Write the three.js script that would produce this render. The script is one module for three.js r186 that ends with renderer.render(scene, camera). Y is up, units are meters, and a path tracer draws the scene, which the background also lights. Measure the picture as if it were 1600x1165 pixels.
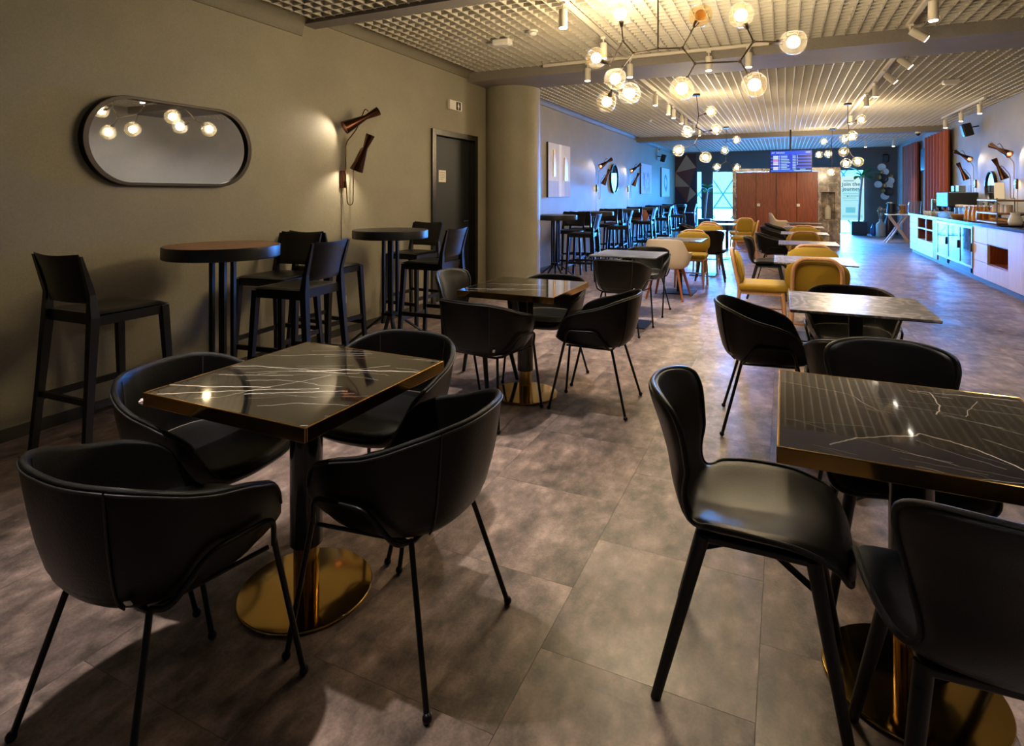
import * as THREE from 'three';
import { RoundedBoxGeometry } from 'three/addons/geometries/RoundedBoxGeometry.js';
import { mergeGeometries } from 'three/addons/utils/BufferGeometryUtils.js';
import { RectAreaLightUniformsLib } from 'three/addons/lights/RectAreaLightUniformsLib.js';

// ------------------------------------------------------------------ camera, sky, exposure
// x runs across the room, y up, the room runs away along -z. P(x, y, d) is a point d metres down the room.
const scene = new THREE.Scene();
const P = (x, y, d) => new THREE.Vector3(x, y, -d);
const camera = new THREE.PerspectiveCamera(2 * Math.atan(582.5 / 913) * 180 / Math.PI, 1600 / 1165, 0.05, 200);
camera.position.set(0, 1.38, 0);
camera.rotation.y = Math.atan(425 / 913);
camera.setViewOffset(1600, 1165, 0, 278.5, 1600, 1165);
camera.updateProjectionMatrix();

const renderer = new THREE.WebGLRenderer({ antialias: true });
renderer.toneMapping = THREE.LinearToneMapping;
renderer.toneMappingExposure = 2.5;
renderer.shadowMap.enabled = true;
RectAreaLightUniformsLib.init();

scene.background = new THREE.Color().setRGB(0.10, 0.46, 0.80);
scene.backgroundIntensity = 2.6;

// daylight entering through the glazed end of the room
const DAY = new THREE.Color().setRGB(0.07, 0.36, 1.0);
function daylight(x0, x1, y0, y1, d, power) {
  const l = new THREE.RectAreaLight(DAY, power, x1 - x0, y1 - y0);
  l.name = 'window_daylight';
  l.position.copy(P((x0 + x1) / 2, (y0 + y1) / 2, d));
  l.lookAt(P((x0 + x1) / 2, (y0 + y1) / 2, d - 5));
  scene.add(l);
}
const DAY_POWER = 4;
daylight(-2.5, 2.56, 0.1, 2.28, 23.93, DAY_POWER);
daylight(-3.13, -2.93, 0.1, 2.28, 23.93, DAY_POWER);

const skyglow = new THREE.DirectionalLight(new THREE.Color().setRGB(0.06, 0.32, 1.0), 72);   // low bright daylight through the end windows
skyglow.name = 'low_daylight';
skyglow.position.copy(P(0, 11.5, 60)); skyglow.target.position.copy(P(0, 0, 22)); skyglow.shadow.radius = 75; skyglow.castShadow = true;
Object.assign(skyglow.shadow.camera, { left: -8, right: 8, top: 8, bottom: -8, near: 1, far: 90 });
scene.add(skyglow, skyglow.target);
const WARM = new THREE.Color().setRGB(1.0, 0.87, 0.68);
const SPOTC = new THREE.Color().setRGB(1.0, 0.91, 0.81);
const BULB_CD = 0.55, SPOT_CD = 6.0;

// ------------------------------------------------------------------ helpers
let seed = 7;
const rnd = () => { seed = (seed * 1664525 + 1013904223) % 4294967296; return seed / 4294967296; };
const rr = (a, b) => a + (b - a) * rnd();
const names = {};
function numbered(n) { names[n] = (names[n] ?? -1) + 1; return names[n] ? n + '_' + String(names[n]).padStart(3, '0') : n; }
function mesh(name, geo, mat, parent) { const m = new THREE.Mesh(geo, mat); m.name = name; m.castShadow = m.receiveShadow = true; parent.add(m); return m; }
function thing(name, label, category, group, x = 0, y = 0, d = 0, turn = 0) {
  const o = new THREE.Group(); o.name = numbered(name); scene.add(o);
  o.position.copy(P(x, y, d)); o.rotation.y = turn * Math.PI / 180;
  o.userData = { label, category }; if (group) o.userData.group = group;
  return o;
}
function single(name, geo, mat, label, category, group) {
  const m = mesh(numbered(name), geo, mat, scene); m.userData = { label, category }; if (group) m.userData.group = group; return m;
}
function struct(name, geo, mat, label) { const m = mesh(name, geo, mat, scene); m.userData = { kind: 'structure', label, category: name.split('_')[0] }; return m; }
function structGroup(name, label) { const g = new THREE.Group(); g.name = name; g.userData = { kind: 'structure', label, category: name.split('_')[0] }; scene.add(g); return g; }
const protos = {};
function copyOf(key, build) { if (!protos[key]) { protos[key] = build(); return protos[key]; } const c = protos[key].clone(); scene.add(c); c.name = numbered(protos[key].name.replace(/_\d{3}$/, '')); return c; }
function place(o, x, d, turn, label, group, y = 0) {
  o.position.copy(P(x, y, d)); o.rotation.set(0, turn * Math.PI / 180, 0);
  o.userData = { ...o.userData, label }; if (group) o.userData.group = group; else delete o.userData.group; return o;
}
const tr = (g, x, y, z) => { g.translate(x, y, z); return g; };
const bx = (w, h, d, x = 0, y = 0, z = 0) => tr(new THREE.BoxGeometry(w, h, d), x, y, z);
const rb = (w, h, d, r, x = 0, y = 0, z = 0, s = 2) => tr(new RoundedBoxGeometry(w, h, d, s, r), x, y, z);
// a box between two corners given as (x, y, distance)
function cbox(x0, x1, y0, y1, d0, d1) { return bx(x1 - x0, y1 - y0, d1 - d0, (x0 + x1) / 2, (y0 + y1) / 2, -(d0 + d1) / 2); }
function merge(list) { return mergeGeometries(list.map((g) => { const h = g.index ? g.toNonIndexed() : g; for (const k of Object.keys(h.attributes)) if (!['position', 'normal', 'uv'].includes(k)) h.deleteAttribute(k); return h; })); }
// uv in metres from the face direction
function metreUV(g, s = 1, ou = 0, ov = 0) {
  const p = g.attributes.position, n = g.attributes.normal, uv = new Float32Array(p.count * 2);
  for (let i = 0; i < p.count; i++) {
    const ax = Math.abs(n.getX(i)), ay = Math.abs(n.getY(i)), az = Math.abs(n.getZ(i));
    let u, v;
    if (ay >= ax && ay >= az) { u = p.getX(i); v = p.getZ(i); } else if (ax >= az) { u = p.getZ(i); v = p.getY(i); } else { u = p.getX(i); v = p.getY(i); }
    uv[2 * i] = u * s + ou; uv[2 * i + 1] = v * s + ov;
  }
  g.setAttribute('uv', new THREE.BufferAttribute(uv, 2)); return g;
}
const v3 = (a) => new THREE.Vector3(a[0], a[1], a[2]);
function path(pts, bend) {
  const c = new THREE.CurvePath(); let prev = v3(pts[0]);
  for (let i = 1; i < pts.length; i++) {
    const p = v3(pts[i]);
    if (i < pts.length - 1 && bend) {
      const q = v3(pts[i + 1]), r1 = Math.min(bend, p.distanceTo(v3(pts[i - 1])) * 0.45), r2 = Math.min(bend, p.distanceTo(q) * 0.45);
      const a = p.clone().lerp(v3(pts[i - 1]), r1 / p.distanceTo(v3(pts[i - 1]))), b = p.clone().lerp(q, r2 / p.distanceTo(q));
      c.add(new THREE.LineCurve3(prev, a)); c.add(new THREE.QuadraticBezierCurve3(a, p, b)); prev = b;
    } else { c.add(new THREE.LineCurve3(prev, p)); prev = p; }
  }
  return c;
}
const tube = (pts, r, bend = 0.03, seg = 24, rad = 8) => new THREE.TubeGeometry(path(pts, bend), seg, r, rad, false);
function rod(a, b, r1, r2 = r1, n = 10) {
  const A = v3(a), B = v3(b), dir = B.clone().sub(A), g = new THREE.CylinderGeometry(r2, r1, dir.length(), n);
  g.applyQuaternion(new THREE.Quaternion().setFromUnitVectors(new THREE.Vector3(0, 1, 0), dir.clone().normalize()));
  return tr(g, (A.x + B.x) / 2, (A.y + B.y) / 2, (A.z + B.z) / 2);
}
// square-section tapered bar between two points
function bar(a, b, w1, d1, w2 = w1, d2 = d1) {
  const A = v3(a), B = v3(b), g = new THREE.BoxGeometry(1, 1, 1), p = g.attributes.position;
  for (let i = 0; i < p.count; i++) {
    const top = p.getY(i) > 0, C = top ? B : A, w = top ? w2 : w1, d = top ? d2 : d1;
    p.setXYZ(i, C.x + p.getX(i) * w, C.y, C.z + p.getZ(i) * d);
  }
  g.computeVertexNormals(); return g;
}
function lathe(pts, n = 32) { const g = new THREE.LatheGeometry(pts.map((q) => new THREE.Vector2(q[0], q[1])), n); return g; }
function grid(nu, nv, f, closeU = false) { // surface grid, f(i, j) -> [x, y, z]
  const pos = [], uv = [], idx = [];
  for (let j = 0; j <= nv; j++) for (let i = 0; i <= nu; i++) { pos.push(...f(i / nu, j / nv)); uv.push(i / nu, j / nv); }
  const w = nu + 1;
  for (let j = 0; j < nv; j++) for (let i = 0; i < nu; i++) { const a = j * w + i; idx.push(a, a + 1, a + w, a + 1, a + w + 1, a + w); }
  const g = new THREE.BufferGeometry();
  g.setAttribute('position', new THREE.Float32BufferAttribute(pos, 3)); g.setAttribute('uv', new THREE.Float32BufferAttribute(uv, 2)); g.setIndex(idx);
  g.computeVertexNormals();
  if (closeU) { const n = g.attributes.normal; for (let j = 0; j <= nv; j++) { const a = j * w, b = j * w + nu; const s = new THREE.Vector3().fromBufferAttribute(n, a).add(new THREE.Vector3().fromBufferAttribute(n, b)).normalize(); n.setXYZ(a, s.x, s.y, s.z); n.setXYZ(b, s.x, s.y, s.z); } }
  return g;
}
// sheet of rounded-edge thickness round a middle surface f(u, v) -> Vector3
function sheet(f, nu, nv, thick) {
  const e = 1e-3, top = [], bot = [];
  const C = (t) => Math.min(1, Math.max(0, t));
  for (let j = 0; j <= nv; j++) for (let i = 0; i <= nu; i++) {
    const u = i / nu, v = j / nv, p = f(u, v);
    const du = f(C(u + e), v).sub(f(C(u - e), v)), dv = f(u, C(v + e)).sub(f(u, C(v - e)));
    const n = du.cross(dv).normalize();
    const s = Math.abs(2 * u - 1), t = Math.abs(2 * v - 1), k = Math.sqrt(Math.max(0, 1 - s ** 10)) * Math.sqrt(Math.max(0, 1 - t ** 14));
    top.push(p.clone().addScaledVector(n, thick / 2 * k)); bot.push(p.clone().addScaledVector(n, -thick / 2 * k));
  }
  const w = nu + 1, A = (arr) => (u, v) => arr[Math.round(v * nv) * w + Math.round(u * nu)].toArray();
  const g1 = grid(nu, nv, A(top)), g2 = grid(nu, nv, (u, v) => A(bot)(1 - u, v));
  return mergeGeometries([g1, g2]);
}
const lut = (tab) => (a) => { for (let i = 1; i < tab.length; i++) if (a <= tab[i][0]) { let t = (a - tab[i - 1][0]) / (tab[i][0] - tab[i - 1][0]); return tab[i - 1][1] + (tab[i][1] - tab[i - 1][1]) * t; } return tab[tab.length - 1][1]; };
function smoothLut(tab) { const xs = tab.map((q) => q[0]), ys = tab.map((q) => q[1]); return (a) => { // Catmull-Rom through the points
  let i = 1; while (i < xs.length - 1 && a > xs[i]) i++; const t = Math.min(1, Math.max(0, (a - xs[i - 1]) / (xs[i] - xs[i - 1])));
  const y0 = ys[Math.max(0, i - 2)], y1 = ys[i - 1], y2 = ys[i], y3 = ys[Math.min(ys.length - 1, i + 1)];
  return 0.5 * (2 * y1 + (y2 - y0) * t + (2 * y0 - 5 * y1 + 4 * y2 - y3) * t * t + (3 * y1 - y0 - 3 * y2 + y3) * t * t * t); }; }

// ------------------------------------------------------------------ textures
function hash(x, y, s) { let h = Math.imul(x, 374761393) + Math.imul(y, 668265263) + Math.imul(s, 2246822519) | 0; h = Math.imul(h ^ (h >>> 13), 1274126177); return ((h ^ (h >>> 16)) >>> 0) / 4294967295; }
function vnoise(x, y, per, s) {
  const xi = Math.floor(x), yi = Math.floor(y), fx = x - xi, fy = y - yi, u = fx * fx * (3 - 2 * fx), v = fy * fy * (3 - 2 * fy);
  const m = (k) => ((k % per) + per) % per;
  const a = hash(m(xi), m(yi), s), b = hash(m(xi + 1), m(yi), s), c = hash(m(xi), m(yi + 1), s), d = hash(m(xi + 1), m(yi + 1), s);
  return a + (b - a) * u + (c - a) * v + (a - b - c + d) * u * v;
}
function fbm(u, v, per, oct, s) { let r = 0, a = 0.5, t = 0; for (let k = 0; k < oct; k++) { r += a * vnoise(u * per, v * per, per, s + k); t += a; a *= 0.5; per *= 2; } return r / t; }
function dataTex(n, f, srgb = true, rep = 1) {
  const d = new Uint8Array(n * n * 4);
  for (let j = 0; j < n; j++) for (let i = 0; i < n; i++) { const c = f(i / n, j / n), k = 4 * (j * n + i); d[k] = c[0]; d[k + 1] = c[1]; d[k + 2] = c[2]; d[k + 3] = 255; }
  const t = new THREE.DataTexture(d, n, n); t.wrapS = t.wrapT = THREE.RepeatWrapping; t.magFilter = THREE.LinearFilter; t.minFilter = THREE.LinearMipmapLinearFilter; t.generateMipmaps = true;
  t.repeat.set(rep, rep); if (srgb) t.colorSpace = THREE.SRGBColorSpace; t.needsUpdate = true; return t;
}
function canvasTex(w, h, draw) {
  const c = document.createElement('canvas'); c.width = w; c.height = h; draw(c.getContext('2d'), w, h);
  const t = new THREE.CanvasTexture(c); t.colorSpace = THREE.SRGBColorSpace; t.anisotropy = 8; return t;
}
const cl = (v) => Math.max(0, Math.min(255, v));
const texFloor = dataTex(1024, (u, v) => {
  const a = fbm(u, v, 5, 6, 3), b = fbm(u + 0.3, v, 17, 5, 31), c = fbm(u, v * 0.5, 60, 3, 77), s = vnoise(u * 512, v * 512, 512, 9);
  const e = fbm(u, v, 34, 5, 131), sc = Math.max(0, fbm(u, v * 0.4, 90, 2, 171) - 0.62);
  let k = 0.62 + 0.30 * (a - 0.5) + 0.36 * (b - 0.5) + 0.5 * (e - 0.5) + 0.42 * (c - 0.5) + 0.16 * (s - 0.5) + 0.5 * sc;
  k = Math.max(0.2, Math.min(1.05, k)); return [cl(190 * k + 26), cl(170 * k + 26), cl(163 * k + 26)];
}, true, 1 / 2.4);
const texFloorR = dataTex(512, (u, v) => { const k = 255 * (0.52 + 0.4 * (fbm(u, v, 6, 5, 41) - 0.5)); return [k, k, k]; }, false, 1 / 2.4);
const texWall = dataTex(512, (u, v) => {
  const a = fbm(u, v, 4, 5, 5), b = vnoise(u * 128, v * 128, 128, 19), c = vnoise(u * 256, v * 256, 256, 29);
  const k = 0.93 + 0.10 * (a - 0.5) + 0.05 * (b - 0.5) + 0.05 * (c - 0.5); return [cl(255 * k), cl(255 * k), cl(255 * k)];
}, true, 1 / 1.1);
const texGrain = dataTex(256, (u, v) => { const k = 255 * (0.6 * fbm(u, v, 24, 3, 13) + 0.4 * vnoise(u * 128, v * 128, 128, 8)); return [k, k, k]; }, false, 10);
function woodTex(c1, c2, s, stretch = 9) {
  return dataTex(512, (u, v) => {
    const w = fbm(u, v, 3, 3, s), g = fbm(u * 1.0, v / stretch + w * 0.02, 36, 4, s + 11), ring = 0.5 + 0.5 * Math.sin((u * 16 + w * 1.1) * 6.283);
    const fine = vnoise(u * 200, v * 14, 200, s + 5), t = Math.min(1, Math.max(0, 0.66 * g + 0.12 * ring + 0.22 * fine));
    return [0, 1, 2].map((i) => c1[i] + (c2[i] - c1[i]) * t);
  });
}
const texWoodRed = woodTex([100, 40, 18], [168, 80, 40], 3);
const texOak = woodTex([186, 136, 98], [224, 178, 138], 23);
const texWalnut = woodTex([126, 90, 58], [192, 144, 98], 43);
const texCabinet = woodTex([188, 158, 132], [214, 186, 160], 63);
const texSwirl = dataTex(512, (u, v) => {
  const w = fbm(u, v, 3, 4, 51), w2 = fbm(u, v, 6, 4, 91), b = Math.abs(((u * 5 + w * 5 + w2 * 2.2) % 1 + 1) % 1 - 0.5) * 2, n = fbm(u, v, 40, 3, 7);
  const k = 0.35 + 0.42 * Math.pow(b, 1.6) + 0.22 * (n - 0.5); return [cl(210 * k + 30), cl(205 * k + 29), cl(200 * k + 30)];
});
const texSlate = dataTex(512, (u, v) => { const a = fbm(u, v, 5, 6, 15), b = fbm(u, v, 40, 3, 25), k = 0.5 + 0.9 * (a - 0.5) + 0.4 * (b - 0.5); return [cl(110 * k + 26), cl(108 * k + 26), cl(108 * k + 28)]; });
const texStone = dataTex(512, (u, v) => {
  const a = fbm(u, v, 4, 6, 61), b = fbm(u + a * 0.3, v, 9, 5, 71), vein = Math.pow(1 - Math.abs(2 * fbm(u, v, 5, 4, 81) - 1), 14), k = 0.62 + 0.7 * (b - 0.5) + 0.35 * vein;
  return [cl(178 * k + 20), cl(158 * k + 18), cl(138 * k + 18)];
});
function marbleTex(s, veins) {
  return canvasTex(1024, 1024, (c, w, h) => {
    c.fillStyle = '#0b0b0c'; c.fillRect(0, 0, w, h); seed = s;
    for (let i = 0; i < 60; i++) { c.fillStyle = `rgba(${40 + rnd() * 30 | 0},${38 + rnd() * 28 | 0},36,0.10)`; c.beginPath(); c.ellipse(rnd() * w, rnd() * h, 20 + rnd() * 90, 8 + rnd() * 30, rnd() * 6, 0, 7); c.fill(); }
    const line = (x, y, a, len, lw, al) => { c.strokeStyle = `rgba(226,216,200,${al})`; c.lineWidth = lw; c.beginPath(); c.moveTo(x, y); let d = a;
      for (let k = 0; k < len; k += 16) { d = a + (rnd() - 0.5) * 0.55; if (rnd() < 0.05) a += (rnd() - 0.5) * 0.9; x += Math.cos(d) * 16; y += Math.sin(d) * 16; c.lineTo(x, y); } c.stroke(); };
    for (const v of veins) { line(v[0] * w, v[1] * h, v[2], v[3] * w, v[4] * 1.7, Math.min(1, v[5] * 1.2)); if (rnd() < 0.6) line(v[0] * w + rr(-40, 40), v[1] * h + rr(-30, 30), v[2] + rr(-0.25, 0.25), v[3] * w * 0.5, 1.2, v[5] * 0.5); }
    for (let i = 0; i < 34; i++) line(rnd() * w, rnd() * h, veins[0][2] + rr(-0.3, 0.3), rr(60, 420), rr(2, 4), rr(0.4, 0.85));
  });
}
const texMarbleA = marbleTex(11, [[0.02, 0.12, 0.35, 0.5, 3.5, 0.85], [0.1, 0.02, 0.5, 0.7, 3, 0.8], [0.3, 0.05, 0.6, 0.6, 2.2, 0.6], [0.45, 0.18, 0.5, 0.45, 3, 0.75], [0.05, 0.45, 0.45, 0.7, 2.4, 0.7], [0.12, 0.7, 0.4, 0.5, 2.2, 0.65], [0.45, 0.55, 0.6, 0.6, 4, 0.85], [0.3, 0.32, 0.42, 0.5, 2, 0.6], [0.62, 0.1, 0.55, 0.4, 2, 0.55], [0.2, 0.85, 0.45, 0.3, 1.8, 0.5]]);
const texMarbleB = marbleTex(29, [[0.5, 0.35, -0.4, 0.55, 4, 0.85], [0.5, 0.35, -2.2, 0.4, 4, 0.8], [0.02, 0.8, -0.2, 0.5, 2.6, 0.65], [0.35, 0.72, 0.1, 0.6, 2, 0.5], [0.6, 0.6, 1.3, 0.3, 3, 0.75], [0.7, 0.62, 1.2, 0.25, 2, 0.6], [0.05, 0.3, 0.2, 0.3, 1.8, 0.5], [0.55, 0.9, 0.0, 0.4, 3, 0.6]]);

// ------------------------------------------------------------------ materials
const std = (o) => new THREE.MeshStandardMaterial(o);
const phy = (o) => new THREE.MeshPhysicalMaterial(o);
const M = {
  floor: std({ map: texFloor, roughnessMap: texFloorR, roughness: 0.78, color: 0xd6cbc6 }),
  joint: std({ color: 0x4a443e, roughness: 0.95 }),
  wall: std({ map: texWall, color: 0x98907a, roughness: 0.6, bumpMap: texWall, bumpScale: 0.0012 }),
  wallDark: std({ map: texWall, color: 0x66605a, roughness: 0.75 }),
  wallGrey: std({ map: texWall, color: 0x9c988f, roughness: 0.6 }),
  trim: std({ map: texWall, color: 0x7c7460, roughness: 0.6 }),
  base: std({ color: 0x3b372f, roughness: 0.6 }),
  beam: std({ map: texWall, color: 0x8d857c, roughness: 0.7 }),
  slat: std({ color: 0xc6bfb0, roughness: 0.55 }),
  plenum: std({ color: 0x4b463e, roughness: 0.95 }),
  leather: phy({ color: 0x060505, roughness: 0.36, bumpMap: texGrain, bumpScale: 0.0006, specularIntensity: 0.6 }),
  leatherSeat: phy({ color: 0x090807, roughness: 0.32, specularIntensity: 0.8, bumpMap: texGrain, bumpScale: 0.0005 }),
  seam: std({ color: 0x24201d, roughness: 0.5 }),
  wire: std({ color: 0x0d0d0e, roughness: 0.4, metalness: 0.4 }),
  blackWood: std({ color: 0x0e0d0d, roughness: 0.45 }),
  resin: phy({ color: 0x060608, roughness: 0.36, specularIntensity: 0.8 }),
  blackSteel: std({ color: 0x0f0f11, roughness: 0.45, metalness: 0.3 }),
  brass: std({ color: 0xc39d58, roughness: 0.13, metalness: 1 }),
  brassBase: std({ color: 0xb99a58, roughness: 0.09, metalness: 1 }),
  bronze: std({ color: 0x5a3a2a, roughness: 0.22, metalness: 1 }),
  bronzeArm: std({ color: 0x8a6440, roughness: 0.25, metalness: 1 }),
  chandelier: std({ color: 0x3a3128, roughness: 0.35, metalness: 0.9 }),
  marbleA: phy({ map: texMarbleA, roughness: 0.06, clearcoat: 0.6, clearcoatRoughness: 0.03 }),
  marbleB: phy({ map: texMarbleB, roughness: 0.06, clearcoat: 0.6, clearcoatRoughness: 0.03 }),
  swirl: std({ map: texSwirl, roughness: 0.28 }),
  slate: std({ map: texSlate, roughness: 0.35 }),
  oak: std({ map: texOak, roughness: 0.5 }),
  walnutTop: std({ map: texWalnut, roughness: 0.5 }),
  darkTop: std({ color: 0x2a2724, roughness: 0.4 }),
  rim: std({ color: 0x19191b, roughness: 0.38 }),
  woodRed: std({ map: texWoodRed, roughness: 0.42 }),
  cabinet: std({ map: texCabinet, roughness: 0.5 }),
  mustard: phy({ color: 0xa5831e, roughness: 0.8, sheen: 0.5, sheenColor: new THREE.Color(0xc8ac50), bumpMap: texGrain, bumpScale: 0.0008 }),
  cream: std({ color: 0xcdbba4, roughness: 0.55 }),
  white: std({ color: 0xdedad2, roughness: 0.5 }),
  whitePlastic: std({ color: 0xe6e2d8, roughness: 0.4 }),
  spot: std({ color: 0xd8cfbd, roughness: 0.5 }),
  black: std({ color: 0x0b0b0d, roughness: 0.5 }),
  door: std({ color: 0x12171a, roughness: 0.5, map: texWall }),
  doorFrame: std({ color: 0x4a4742, roughness: 0.22, metalness: 0.9 }),
  mirror: std({ color: 0xd6d8da, roughness: 0.015, metalness: 1 }),
  stone: phy({ map: texStone, roughness: 0.2 }),
  glass: phy({ color: 0xf3fbff, transmission: 1, roughness: 0, thickness: 0, ior: 1.5 }),
  globe: phy({ color: 0xfff3d8, transmission: 1, roughness: 0.13, thickness: 0, ior: 1.45 }),
  bulb: std({ color: 0xfff0d0, emissive: new THREE.Color().setRGB(1, 0.86, 0.6), emissiveIntensity: 9, roughness: 0.5 }),
  bulbWhite: std({ color: 0xfff8ee, emissive: new THREE.Color().setRGB(1, 0.95, 0.88), emissiveIntensity: 14, roughness: 0.5 }),
  bulbOff: phy({ color: 0xc99a4e, transmission: 0.6, roughness: 0.1, thickness: 0 }),
  lens: std({ color: 0xffffff, emissive: new THREE.Color().setRGB(1, 0.9, 0.74), emissiveIntensity: 9 }),
  lensOff: std({ color: 0x3a3630, roughness: 0.3 }),
  terracotta: std({ color: 0x8a5238, roughness: 0.6 }),
  curtain: std({ color: 0x93492a, roughness: 0.75 }),
  leaf: std({ color: 0x3f8a34, roughness: 0.5, side: THREE.DoubleSide }),
  planter: std({ color: 0x3f3c40, roughness: 0.6 }),
  trunk: std({ color: 0xb9a79a, roughness: 0.8 }),
  ceramic: std({ color: 0xb9ad9d, roughness: 0.45 }),
  ceramicBlue: phy({ color: 0x2c4a86, roughness: 0.15 }),
  dried: std({ color: 0xb98c52, roughness: 0.9 }),
  chrome: std({ color: 0xaeb2b6, roughness: 0.2, metalness: 1 }),
  steelDoor: std({ color: 0x8d9396, roughness: 0.3, metalness: 0.8 }),
  juice: phy({ color: 0xd08a22, roughness: 0.08, transmission: 0.25, thickness: 0 }),
  clear: phy({ color: 0xeef8fb, transmission: 0.92, roughness: 0.02, thickness: 0 }),
  green: phy({ color: 0x2f5a34, roughness: 0.08, transmission: 0.3, thickness: 0 }),
  fridgeGlass: phy({ color: 0xa9bcc6, transmission: 0.96, roughness: 0.03, thickness: 0 }),
  basket: std({ color: 0x94632f, roughness: 0.85 }),
  counterStone: phy({ color: 0x24262b, roughness: 0.15, map: texSlate }),
  steelOutside: std({ color: 0x5d7f93, roughness: 0.5 }),
  ground: std({ color: 0xb8c4c8, roughness: 0.9 }),
};

// ================================================================== THE SETTING
const XL = -3.95, XR = 3.55, D0 = -2.6, D1 = 24.0, T = 0.2;
// floor: a slab with separate stone-look tiles on it
{
  const fl = structGroup('floor', 'stone-look vinyl floor tiles with thin joints');
  mesh('subfloor', cbox(XL - T, XR + T, -0.2, -0.005, D0 - T, D1 + T), M.joint, fl);
  const S = 0.605, L = 0.618, gap = 0.0012, variants = [];
  for (let k = 0; k < 10; k++) { const g = bx(S - gap, 0.005, L - gap, 0, -0.0025, 0); variants.push(metreUV(g, 1, rr(0, 2.4), rr(0, 2.4))); }
  const spots = [];
  for (let i = -6; i <= 7; i++) for (let j = -5; j <= 39; j++) {
    const x0 = -0.672 + i * S, d0 = 1.652 + j * L + (((i % 2) + 2) % 2 ? 0.3 : 0) , x = x0 + S / 2, d = d0 + L / 2;
    if (x0 + S < XL || x0 > XR || d0 + L < D0 || d0 > D1) continue;
    spots.push([x, d]);
  }
  const inView = (x, d) => { const z = x * -0.4221 + d * 0.9065; if (z < 0.3) return 1e3 - z; const u = (x * 0.9065 + d * 0.4221) / z; return Math.abs(u) < 1.05 ? z : 500 + z; };
  spots.sort((a, b) => inView(...a) - inView(...b));
  const rest = [];
  spots.forEach(([x, d], n) => {
    if (n < 300) { const m = mesh('floor_tile', variants[n % 10], M.floor, fl); m.position.copy(P(x, 0, d)); } else { const g = variants[n % 10].clone(); g.translate(x, 0, -d); rest.push(g); }
  });
  const r = mesh('far_floor_tiles', merge(rest), M.floor, fl); r.userData = { kind: 'stuff' };
}
// left wall with the doorway, right wall, back wall
const DR = [6.17, 7.22, 2.13];
struct('wall_left', metreUV(merge([cbox(XL - T, XL, 0, 3.4, D0, DR[0]), cbox(XL - T, XL, DR[2], 3.4, DR[0], DR[1]), cbox(XL - T, XL, 0, 3.4, DR[1], D1)])), M.wall, 'olive taupe plastered wall');
struct('wall_right', metreUV(cbox(XR, XR + T, 0, 3.4, D0, D1)), M.wallGrey, 'grey wall behind the counter');
struct('wall_back', metreUV(cbox(XL - T, XR + T, 0, 3.4, D0 - T, D0)), M.wall, 'taupe wall behind the room');
// far wall with glazed openings
struct('wall_far', metreUV(merge([
  cbox(XL, -3.13, 0, 3.4, D1, D1 + T), cbox(-2.93, -2.54, 0, 3.4, D1, D1 + T), cbox(2.57, XR, 0, 3.4, D1, D1 + T),
  cbox(-3.13, -2.93, 2.3, 3.4, D1, D1 + T), cbox(-2.54, 2.57, 2.28, 3.4, D1, D1 + T), cbox(-2.54, -1.74, 0, 0.42, D1, D1 + T)])), M.wallDark, 'dark grey end wall round the windows');
for (const [n, x0, x1, y0] of [[1, -3.13, -2.93, 0], [2, -2.54, -1.74, 0.42], [3, -1.74, 0.4, 0], [4, 0.4, 1.6, 0], [5, 1.6, 2.57, 0]]) {
  const w = structGroup('window_' + n, 'tall pane of the glazed end wall'), f = 0.025, y1 = n === 1 ? 2.3 : 2.28;
  mesh('window_frame', merge([cbox(x0, x0 + f, y0, y1, D1 + 0.06, D1 + 0.12), cbox(x1 - f, x1, y0, y1, D1 + 0.06, D1 + 0.12), cbox(x0 + f, x1 - f, y1 - f, y1, D1 + 0.06, D1 + 0.12), cbox(x0 + f, x1 - f, y0, y0 + f, D1 + 0.06, D1 + 0.12)]), M.blackSteel, w);
  mesh('pane', cbox(x0 + f, x1 - f, y0 + f, y1 - f, D1 + 0.085, D1 + 0.091), M.glass, w);
}
// baseboards
struct('baseboard_left', merge([cbox(XL, XL + 0.012, 0, 0.07, D0, DR[0] - 0.08), cbox(XL, XL + 0.012, 0, 0.07, DR[1] + 0.08, D1)]), M.base, 'dark skirting along the taupe wall');
struct('baseboard_right', cbox(XR - 0.012, XR, 0, 0.07, D0, D1), M.base, 'dark skirting along the grey wall');
// ceiling: slab, beams, grid of slats
{
  const ce = structGroup('ceiling', 'open cream egg-crate ceiling under a dark slab');
  mesh('slab', cbox(XL - T, XR + T, 3.4, 3.55, D0 - T, D1 + T), M.plenum, ce);
  const bays = [[D0, 3.98, 2.94], [4.15, 7.04, 3.05], [7.85, 17.2, 3.05], [17.6, D1, 3.05]], C = 0.112, merged = [], x0 = XL + 0.13, x1 = XR - 0.02;
  bays.forEach(([a, b, h], k) => {
    const g = bx(0.012, 0.06, b - a), n = Math.floor((x1 - x0) / C), gc = bx(x1 - x0, 0.055, 0.013);
    for (let i = 0; i <= n; i++) { const m = mesh('slat', g, M.slat, ce); m.position.copy(P(x0 + i * C + 0.03, h + 0.03, (a + b) / 2)); }
    for (let d = a + C / 2; d < b; d += C) {
      if (k === 1 || (k === 0 && d > 1.8)) { const m = mesh('cross_slat', gc, M.slat, ce); m.position.copy(P((x0 + x1) / 2, h + 0.0295, d)); }
      else merged.push(cbox(x0, x1, h + 0.002, h + 0.058, d - 0.006, d + 0.006));
    }
  });
  mesh('far_cross_slats', merge(merged), M.slat, ce).userData = { kind: 'stuff' };
  for (const [a, b, y] of [[3.98, 4.15, 2.915], [7.04, 7.85, 2.93], [17.2, 17.6, 2.93]]) mesh('beam', metreUV(cbox(XL, XR, y, 3.4, a, b)), M.beam, ce);
}
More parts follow.
